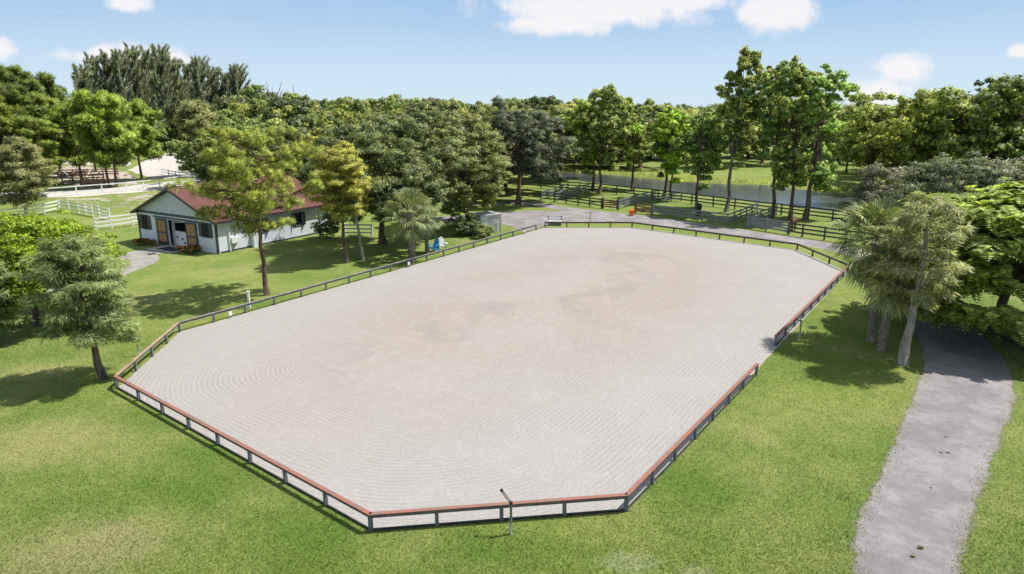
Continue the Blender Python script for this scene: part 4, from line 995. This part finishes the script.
# trees beyond the canal meadow
FL = {'dark': 'dark green tree beyond the meadow across the canal', 'mid': 'mid green tree beyond the meadow across the canal', 'yel': 'yellow-green tree beyond the meadow across the canal'}
for (u, vb, vt, kind) in [(575, 164, 108, 'mid'), (592, 160, 110, 'yel'), (610, 162, 108, 'mid'), (628, 160, 106, 'dark'), (650, 159, 108, 'mid'), (672, 158, 109, 'yel'), (690, 160, 112, 'mid'), (708, 157, 109, 'dark'),
                          (716, 168, 112, 'mid'), (748, 158, 110, 'mid'), (762, 164, 116, 'yel'), (785, 158, 112, 'dark'), (806, 157, 110, 'mid'), (828, 156, 112, 'yel'), (838, 164, 114, 'yel'), (850, 160, 108, 'mid'),
                          (876, 176, 106, 'yel'), (900, 172, 102, 'mid'), (890, 186, 112, 'yel'), (1000, 180, 98, 'mid'), (950, 176, 98, 'mid'), (600, 168, 122, 'dark'), (640, 168, 126, 'mid')]:
    wood(G(u, vb), height_at(u, vb, vt), kind, None, FL, 'trees beyond the canal', 1.3)
plant('broadleaf_tree', 'small round tree alone on the far meadow right of the tall mahoganies', gen_broad(121, 7.5, 3.2, 3.2, .22, 7000, .4, 30, (.2, .35), .2), G(846, 173), (0.235, 0.324, 0.099))
# the far woods out to the horizon: one uncountable mass
nr = np.random.default_rng(7); parts = []; pn = []
for k in range(620):
    y = 180+620*nr.random()**1.6; x = nr.uniform(-.92, .92)*y
    if -.02*y < x < .62*y and y < 260: continue
    h = nr.uniform(10.5, 13.5)+y*.004; r = nr.uniform(4, 7); nl = int(420 if y < 400 else 220)
    cl = [(np.array([x+nr.normal()*r*.5, y+nr.normal()*r*.5, h-r*.75-nr.random()*3]), np.array([r*.5, r*.5, r*.42])*nr.uniform(.7, 1.2)) for _ in range(9)]
    parts.append(clump_leaves(nr, cl, nl, 1.0 if y < 400 else 1.5, .7)); pn.append(clump_leaves.n)
v, f = join(parts)
o = obj('far_woods', mesh_np('far_woods', v, f, M['leaf'], np.concatenate(pn)), None); o.color = (.190, .245, .110, 1); o['kind'] = 'stuff'; o['label'] = 'far green woods reaching to the horizon'; o['category'] = 'woods'
# a bare tree and a thin mast on the skyline
def bare(seed, p, h):
    r = np.random.default_rng(seed); bm = BM(); tube(bm, [(0, 0, 0), (0, 0, h*.75)], [.2, .12], 6)
    for k in range(26):
        z = h*(.4+.35*r.random()); a = r.uniform(0, 6.28); L = h*r.uniform(.15, .33); tube(bm, [(0, 0, z), (math.cos(a)*L*.35, math.sin(a)*L*.35, z+L*.6), (math.cos(a)*L*.5, math.sin(a)*L*.5, z+L)], [.09, .07, .03], 4)
    o = obj('bare_tree', bm, M['grey_bark'], None, p); tag(o, 'thin leafless tree on the skyline right of the casuarinas', 'tree')
bare(5, G(278, 160), height_at(278, 160, 82))
y = 420.; bm = BM(); tube(bm, [(0, 0, 0), (0, 0, 24)], [.22, .12], 6)
for z in range(6, 24, 3): tube(bm, [(-.35, 0, z), (.35, 0, z)], .06, 4)
o = obj('radio_mast', bm, M['steel'], None, ((308-512)/F_PX*y*1.03, y, 0)); tag(o, 'thin radio mast rising above the far woods', 'mast')

# ------------------------------------------------------------------ shed, chairs, flower beds, horses
t = thing('storage_shed', 'boxy white storage shed under the olive-green oak', 'shed', G(485, 234)+Vector((0, 1.4, 0)), math.radians(34))
obj('wall', boxes(((0, 0, .85), (2.3, 1.9, 1.7))), M['shed'], t)
obj('roof', boxes(((0, 0, 1.75), (2.5, 2.1, .1))), M['shed_roof'], t)
d = obj('door', boxes(((.3, -.97, .8), (.9, .04, 1.5))), M['shed_roof'], t); obj('handle', boxes(((.6, -1.0, .8), (.05, .04, .16))), M['black_metal'], d)
for x in (-1.15, 1.15):
    for y in (-.95, .95): obj('corner_trim', boxes(((x, y, .85), (.07, .07, 1.69))), M['shed_roof'], t)
plant('shrub', 'dark leafy shrub against the left side of the white shed', gen_broad(49, 2.0, 1.2, 1.1, .02, 6000, .16, 26, (.3, .5), .05, .95), G(466, 236), DARK, 'shrub')
plant('shrub', 'low leafy shrub in front of the white shed', gen_broad(50, 1.2, .9, .8, .02, 4000, .15, 20, (.3, .5), .05, .95), G(484, 238), MID, 'shrub')
def chair(label, p, rz, m):
    t = thing('garden_chair', label, 'chair', p, rz, 'garden chairs behind the barn-side rail')
    bm = BM()
    for k in range(5): beam(bm, (-.26, -.22+k*.12, .40-k*.035), (.26, -.22+k*.12, .40-k*.035), .10, .025)
    obj('seat', bm, m, t); bm = BM()
    for k in range(5):
        x = -.22+k*.11; L = .82-.05*(k-2)**2; box(bm, (x, .34+.12*L*.5, .28+L*.5), (.095, .022, L), Matrix.Rotation(-.26, 3, 'X'))
    obj('backrest', bm, m, t)
    for s in (-1, 1):
        obj('armrest', boxes(((s*.36, .02, .58), (.13, .72, .025))), m, t)
        obj('leg', boxes(((s*.33, -.26, .285), (.035, .10, .565))), m, t)
        bm = BM(); beam(bm, (s*.29, -.28, .36), (s*.29, .48, .06), .03, .12); box(bm, (s*.33, .34, .3), (.03, .08, .55)); obj('leg', bm, m, t)
chair('bright blue garden chair behind the rail, right of the palms', G(434, 251.5), math.radians(-30), M['blue'])
chair('white garden chair behind the rail, right of the blue one', G(442.5, 250), math.radians(20), M['white_plastic'])

def flowers(label, p, rz, L):
    r = np.random.default_rng(int(L*100)); cl = [(np.array([r.uniform(-L/2, L/2), r.normal()*.25, .28]), np.array([.38, .35, .3])*r.uniform(.55, 1.1)) for _ in range(11)]
    t = thing('flower_bush', label, 'flower bed', p, rz, 'orange flower bushes beside the barn doors')
    v, f = clump_leaves(r, cl, 2600, .11); o = obj('leaves', mesh_np('leaves', v, f, M['leaf']), None, t); o.color = (.075, .11, .02, 1)
    n = 260; q = r.integers(len(cl), size=n); d = unit(np.abs(r.normal(size=(n, 3)))*np.sign(r.normal(size=(n, 3))*np.array([1, 1, 0])+np.array([0, 0, 1])))
    pos = np.array([c[0] for c in cl])[q]+d*np.array([c[1] for c in cl])[q]*1.06
    v, f = leaves(pos, d+r.normal(size=(n, 3))*.4, r.normal(size=(n, 3)), np.full(n, .11), .9); obj('blossoms', mesh_np('blossoms', v, f, M['bloom']), None, t)
flowers('low orange and red flowers left of the barn doors', barn_pt(-3.6, -.85), rzb, 2.6)
flowers('low orange flowers right of the barn doors', barn_pt(2.75, -.9), rzb, 1.9)

def horse(label, p, rz, m, m_leg, graze):
    t = thing('horse', label, 'horse', p, rz, 'horses in the paddocks')
    V = {}; E_ = []
    def add(k, co, r, par=None):
        V[k] = (len(V), co, r)
        if par: E_.append((V[par][0], V[k][0]))
    add('hip', (0, .55, 1.22), (.30, .32)); add('belly', (0, .05, 1.12), (.30, .33), 'hip'); add('chest', (0, -.48, 1.18), (.26, .33), 'belly')
    if graze:
        add('n1', (0, -.80, 1.16), (.15, .22), 'chest'); add('n2', (0, -1.12, .80), (.11, .16), 'n1'); add('poll', (0, -1.32, .50), (.10, .12), 'n2'); add('face', (0, -1.33, .26), (.085, .11), 'poll'); add('muzzle', (0, -1.28, .06), (.06, .07), 'face')
        hd = (0, -1.30, .50)
    else:
        add('n1', (0, -.78, 1.38), (.15, .22), 'chest'); add('n2', (0, -1.0, 1.62), (.11, .16), 'n1'); add('poll', (0, -1.12, 1.80), (.10, .12), 'n2'); add('face', (0, -1.32, 1.66), (.085, .11), 'poll'); add('muzzle', (0, -1.48, 1.46), (.06, .07), 'face')
        hd = (0, -1.14, 1.82)
    for s in (-1, 1):
        q = 'l%d' % s
        add(q+'a', (s*.17, .60, .98), (.15, .19), 'hip'); add(q+'b', (s*.17, .52, .72), (.09, .12), q+'a'); add(q+'c', (s*.17, .70, .48), (.055, .065), q+'b'); add(q+'d', (s*.17, .66, .18), (.042, .045), q+'c'); add(q+'e', (s*.17, .62, .0), (.06, .07), q+'d')
        add(q+'f', (s*.16, -.50, .86), (.10, .13), 'chest'); add(q+'g', (s*.16, -.50, .50), (.055, .06), q+'f'); add(q+'h', (s*.16, -.50, .20), (.04, .045), q+'g'); add(q+'i', (s*.16, -.53, .0), (.06, .07), q+'h')
    me = bpy.data.meshes.new('body'); L = sorted(V.values()); me.from_pydata([l[1] for l in L], E_, []); me.materials.append(m)
    o = bpy.data.objects.new('body', me); COL.objects.link(o); o.parent = t
    sk = o.modifiers.new('skin', 'SKIN'); 
    for i, l in enumerate(L): me.skin_vertices[0].data[i].radius = l[2]
    me.skin_vertices[0].data[0].use_root = True; sk.use_smooth_shade = True
    sd = o.modifiers.new('sub', 'SUBSURF'); sd.levels = 1; sd.render_levels = 2
    bm = BM(); tube(bm, [(0, .84, 1.28), (0, .98, 1.05), (0, 1.0, .7), (0, .98, .42)], [.05, .09, .08, .02], 7); obj('tail', bm, m_leg, t, smooth=True)
    n1, n2 = V['n1'][1], V['poll'][1]; bm = BM(); a, b = Vector(n1), Vector(n2)
    beam(bm, a+Vector((0, .12, .20)), b+Vector((0, .02 if graze else .1, .12)), .07, .16, .02); obj('mane', bm, m_leg, t)
    for s in (-1, 1):
        bm = BM(); h = Vector(hd); tube(bm, [h+Vector((s*.07, .02, .03)), h+Vector((s*.09, .02, .11)), h+Vector((s*.085, .0, .18))], [.035, .035, .008], 6); obj('ear', bm, m, t)
    bm = BM(); f0, f1 = Vector(V['poll'][1]), Vector(V['muzzle'][1]); dn = Vector((0, -1, 0)) if graze else Vector((0, -.7, .7))
    beam(bm, f0.lerp(f1, .2)+dn*.105, f0.lerp(f1, .75)+dn*.085, .05, .03, .01); obj('blaze', bm, M['cream'], t)
horse('black horse grazing in front of a slim mahogany trunk', G(698.5, 215.3), math.radians(-17), M['horse_dark'], M['hair'], True)
horse('reddish brown horse standing behind the pale front rails', G(793, 230.5), math.radians(-26), M['horse_bay'], M['hair'], True)

# scattered rocks and fallen leaves on the drive
r = random.Random(2)
for k, (u, v) in enumerate([(118, 178), (126, 176), (134, 178), (122, 181)]):
    bm = BM(); bmesh.ops.create_icosphere(bm, subdivisions=2, radius=.35)
    for q in bm.verts: q.co *= r.uniform(.8, 1.15); q.co.z *= .7
    o = obj('rock', bm, M['rock'], None, G(u, v)+Vector((0, 0, .12))); tag(o, 'pale rock lying by the far sand paddock', 'rock', 'rocks by the far sand paddock')
for k, (u, v, s, lab) in enumerate([(921, 548, .30, 'large fallen green leaf on the near end of the gravel drive'), (913, 557, .2, 'small fallen leaf just below the large one on the gravel drive'), (931, 488, .13, 'fallen leaf alone in the middle of the gravel drive'), (946, 437, .13, 'fallen leaf on the drive closest to the tree shade'), (941, 453, .16, 'left of a pair of fallen leaves on the drive'), (948, 453, .18, 'right of a pair of fallen leaves on the drive')]):
    vv_, ff_ = leaves(np.array([[0, 0, .03]]), np.array([[.1, .1, 1.]]), np.array([[1., -.3*k+.4, .1]]), np.array([s]), .55)
    o = obj('fallen_leaf', mesh_np('fallen_leaf', vv_, ff_, M['leaf']), None, None, G(u, v)); o.color = (.10, .14, .02, 1); tag(o, lab, 'leaf')

# reeds standing along the far bank of the canal
rr = np.random.default_rng(17); bb = []
for a, b in zip(fb, fb[1:]):
    L = (b-a).length; m = int(L*46); u = rr.random(m)[:, None]
    q = np.array(a)[None]*(1-u)+np.array(b)[None]*u; away = np.array([-(b-a).y, (b-a).x, 0])/L; away = away*np.sign(away[1])
    q = q+away[None]*(rr.random((m, 1))**1.6*4.5+.3); bb.append(q)
bb = np.concatenate(bb); bb = bb[rr.random(len(bb)) < .45+.55*np.sin(bb[:, 0]*.35+1.3*np.sin(bb[:, 0]*.13))**2]; m = len(bb)
hh_ = (.22+.45*rr.random(m))*(.6+.6*np.sin(bb[:, 0]*.21)**2)
tip_ = bb+np.stack([rr.normal(size=m)*.2, rr.normal(size=m)*.2, hh_], 1)
v, f = blades(bb, tip_, np.full(m, .11), rr)
o = obj('reeds', mesh_np('reeds', v, f, M['leaf'], np.tile(np.array([0, -.3, .9]), (4*m, 1))), None); o.color = (.30, .35, .075, 1); tag(o, 'yellow-green reeds along the far bank of the canal', 'reeds', None, 'stuff')

# ------------------------------------------------------------------ grass blades over the near lawn
rng_ = np.random.default_rng(3)
def inside(poly, x, y):
    c_ = np.zeros(len(x), bool); n = len(poly)
    for i in range(n):
        a, b = poly[i], poly[(i+1) % n]
        with np.errstate(divide='ignore', invalid='ignore'):
            c_ ^= ((a[1] > y) != (b[1] > y)) & (x < (b[0]-a[0])*(y-a[1])/(b[1]-a[1]+1e-12)+a[0])
    return c_
N = 300000
yy = 13.5+30*rng_.random(N)**1.9; xx = (rng_.random(N)*2-1)*(yy*.80+1.5)
keep = ~inside([(p.x, p.y) for p in [cen+(q-cen)*1.003 for q in CORN]], xx, yy)
pp = np.array([(p.x, p.y) for p in path]); pw_ = np.array(wids)
near = np.full(N, 9.)
for k in range(0, len(pp), 4):
    near = np.minimum(near, np.hypot(xx-pp[k, 0], yy-pp[k, 1])-pw_[k]/2)
keep &= near > -.22+rng_.normal(size=N)*.14
xx, yy = xx[keep], yy[keep]; n = len(xx); b0 = np.stack([xx, yy, np.zeros(n)], 1)
hh = .025+.045*rng_.random(n); tip = b0+np.stack([rng_.normal(size=n)*.035, rng_.normal(size=n)*.035, hh], 1)
side = unit(np.stack([rng_.normal(size=n), rng_.normal(size=n)*.5, np.zeros(n)], 1))*.011
v = np.stack([b0-side, b0+side, tip], 1).reshape(-1, 3); f = np.arange(3*n).reshape(n, 3)
def blade_material():
    m, nn, bs = material('grass_blades'); geo = nn.new('ShaderNodeNewGeometry'); p = nn.new('ShaderNodeTexCoord').outputs['Object']
    a = nn.ramp(nn.noise(p, .085, 4, .65), .42, .58); b = nn.ramp(nn.noise(p, .30, 5, .62), .38, .68)
    c = nn.mix(a, (.120, .200, .030), (.212, .265, .052)); c = nn.mix(nn.math('MULTIPLY', b, .75), c, (.295, .30, .105))
    c = lawn_patches(nn, p, c)
    k = nn.vmath('SCALE', c); nn.put(k.node, 3, nn.math('ADD', nn.math('MULTIPLY', geo.outputs['Random Per Island'], .42), .82))
    nn.put(bs, 'Base Color', k); bs.inputs['Roughness'].default_value = .7; bs.inputs['Specular IOR Level'].default_value = .2
    tr = nn.new('ShaderNodeBsdfTranslucent', ins={0: k}); mx = nn.new('ShaderNodeMixShader', ins={0: .3, 1: bs.outputs[0], 2: tr.outputs[0]})
    nn.put(nn.n['Material Output'], 0, mx.outputs[0]); return m
o = obj('grass', mesh_np('grass', v, f, blade_material()), None); tag(o, 'short green lawn grass round the arena and drive', 'grass', None, 'stuff')
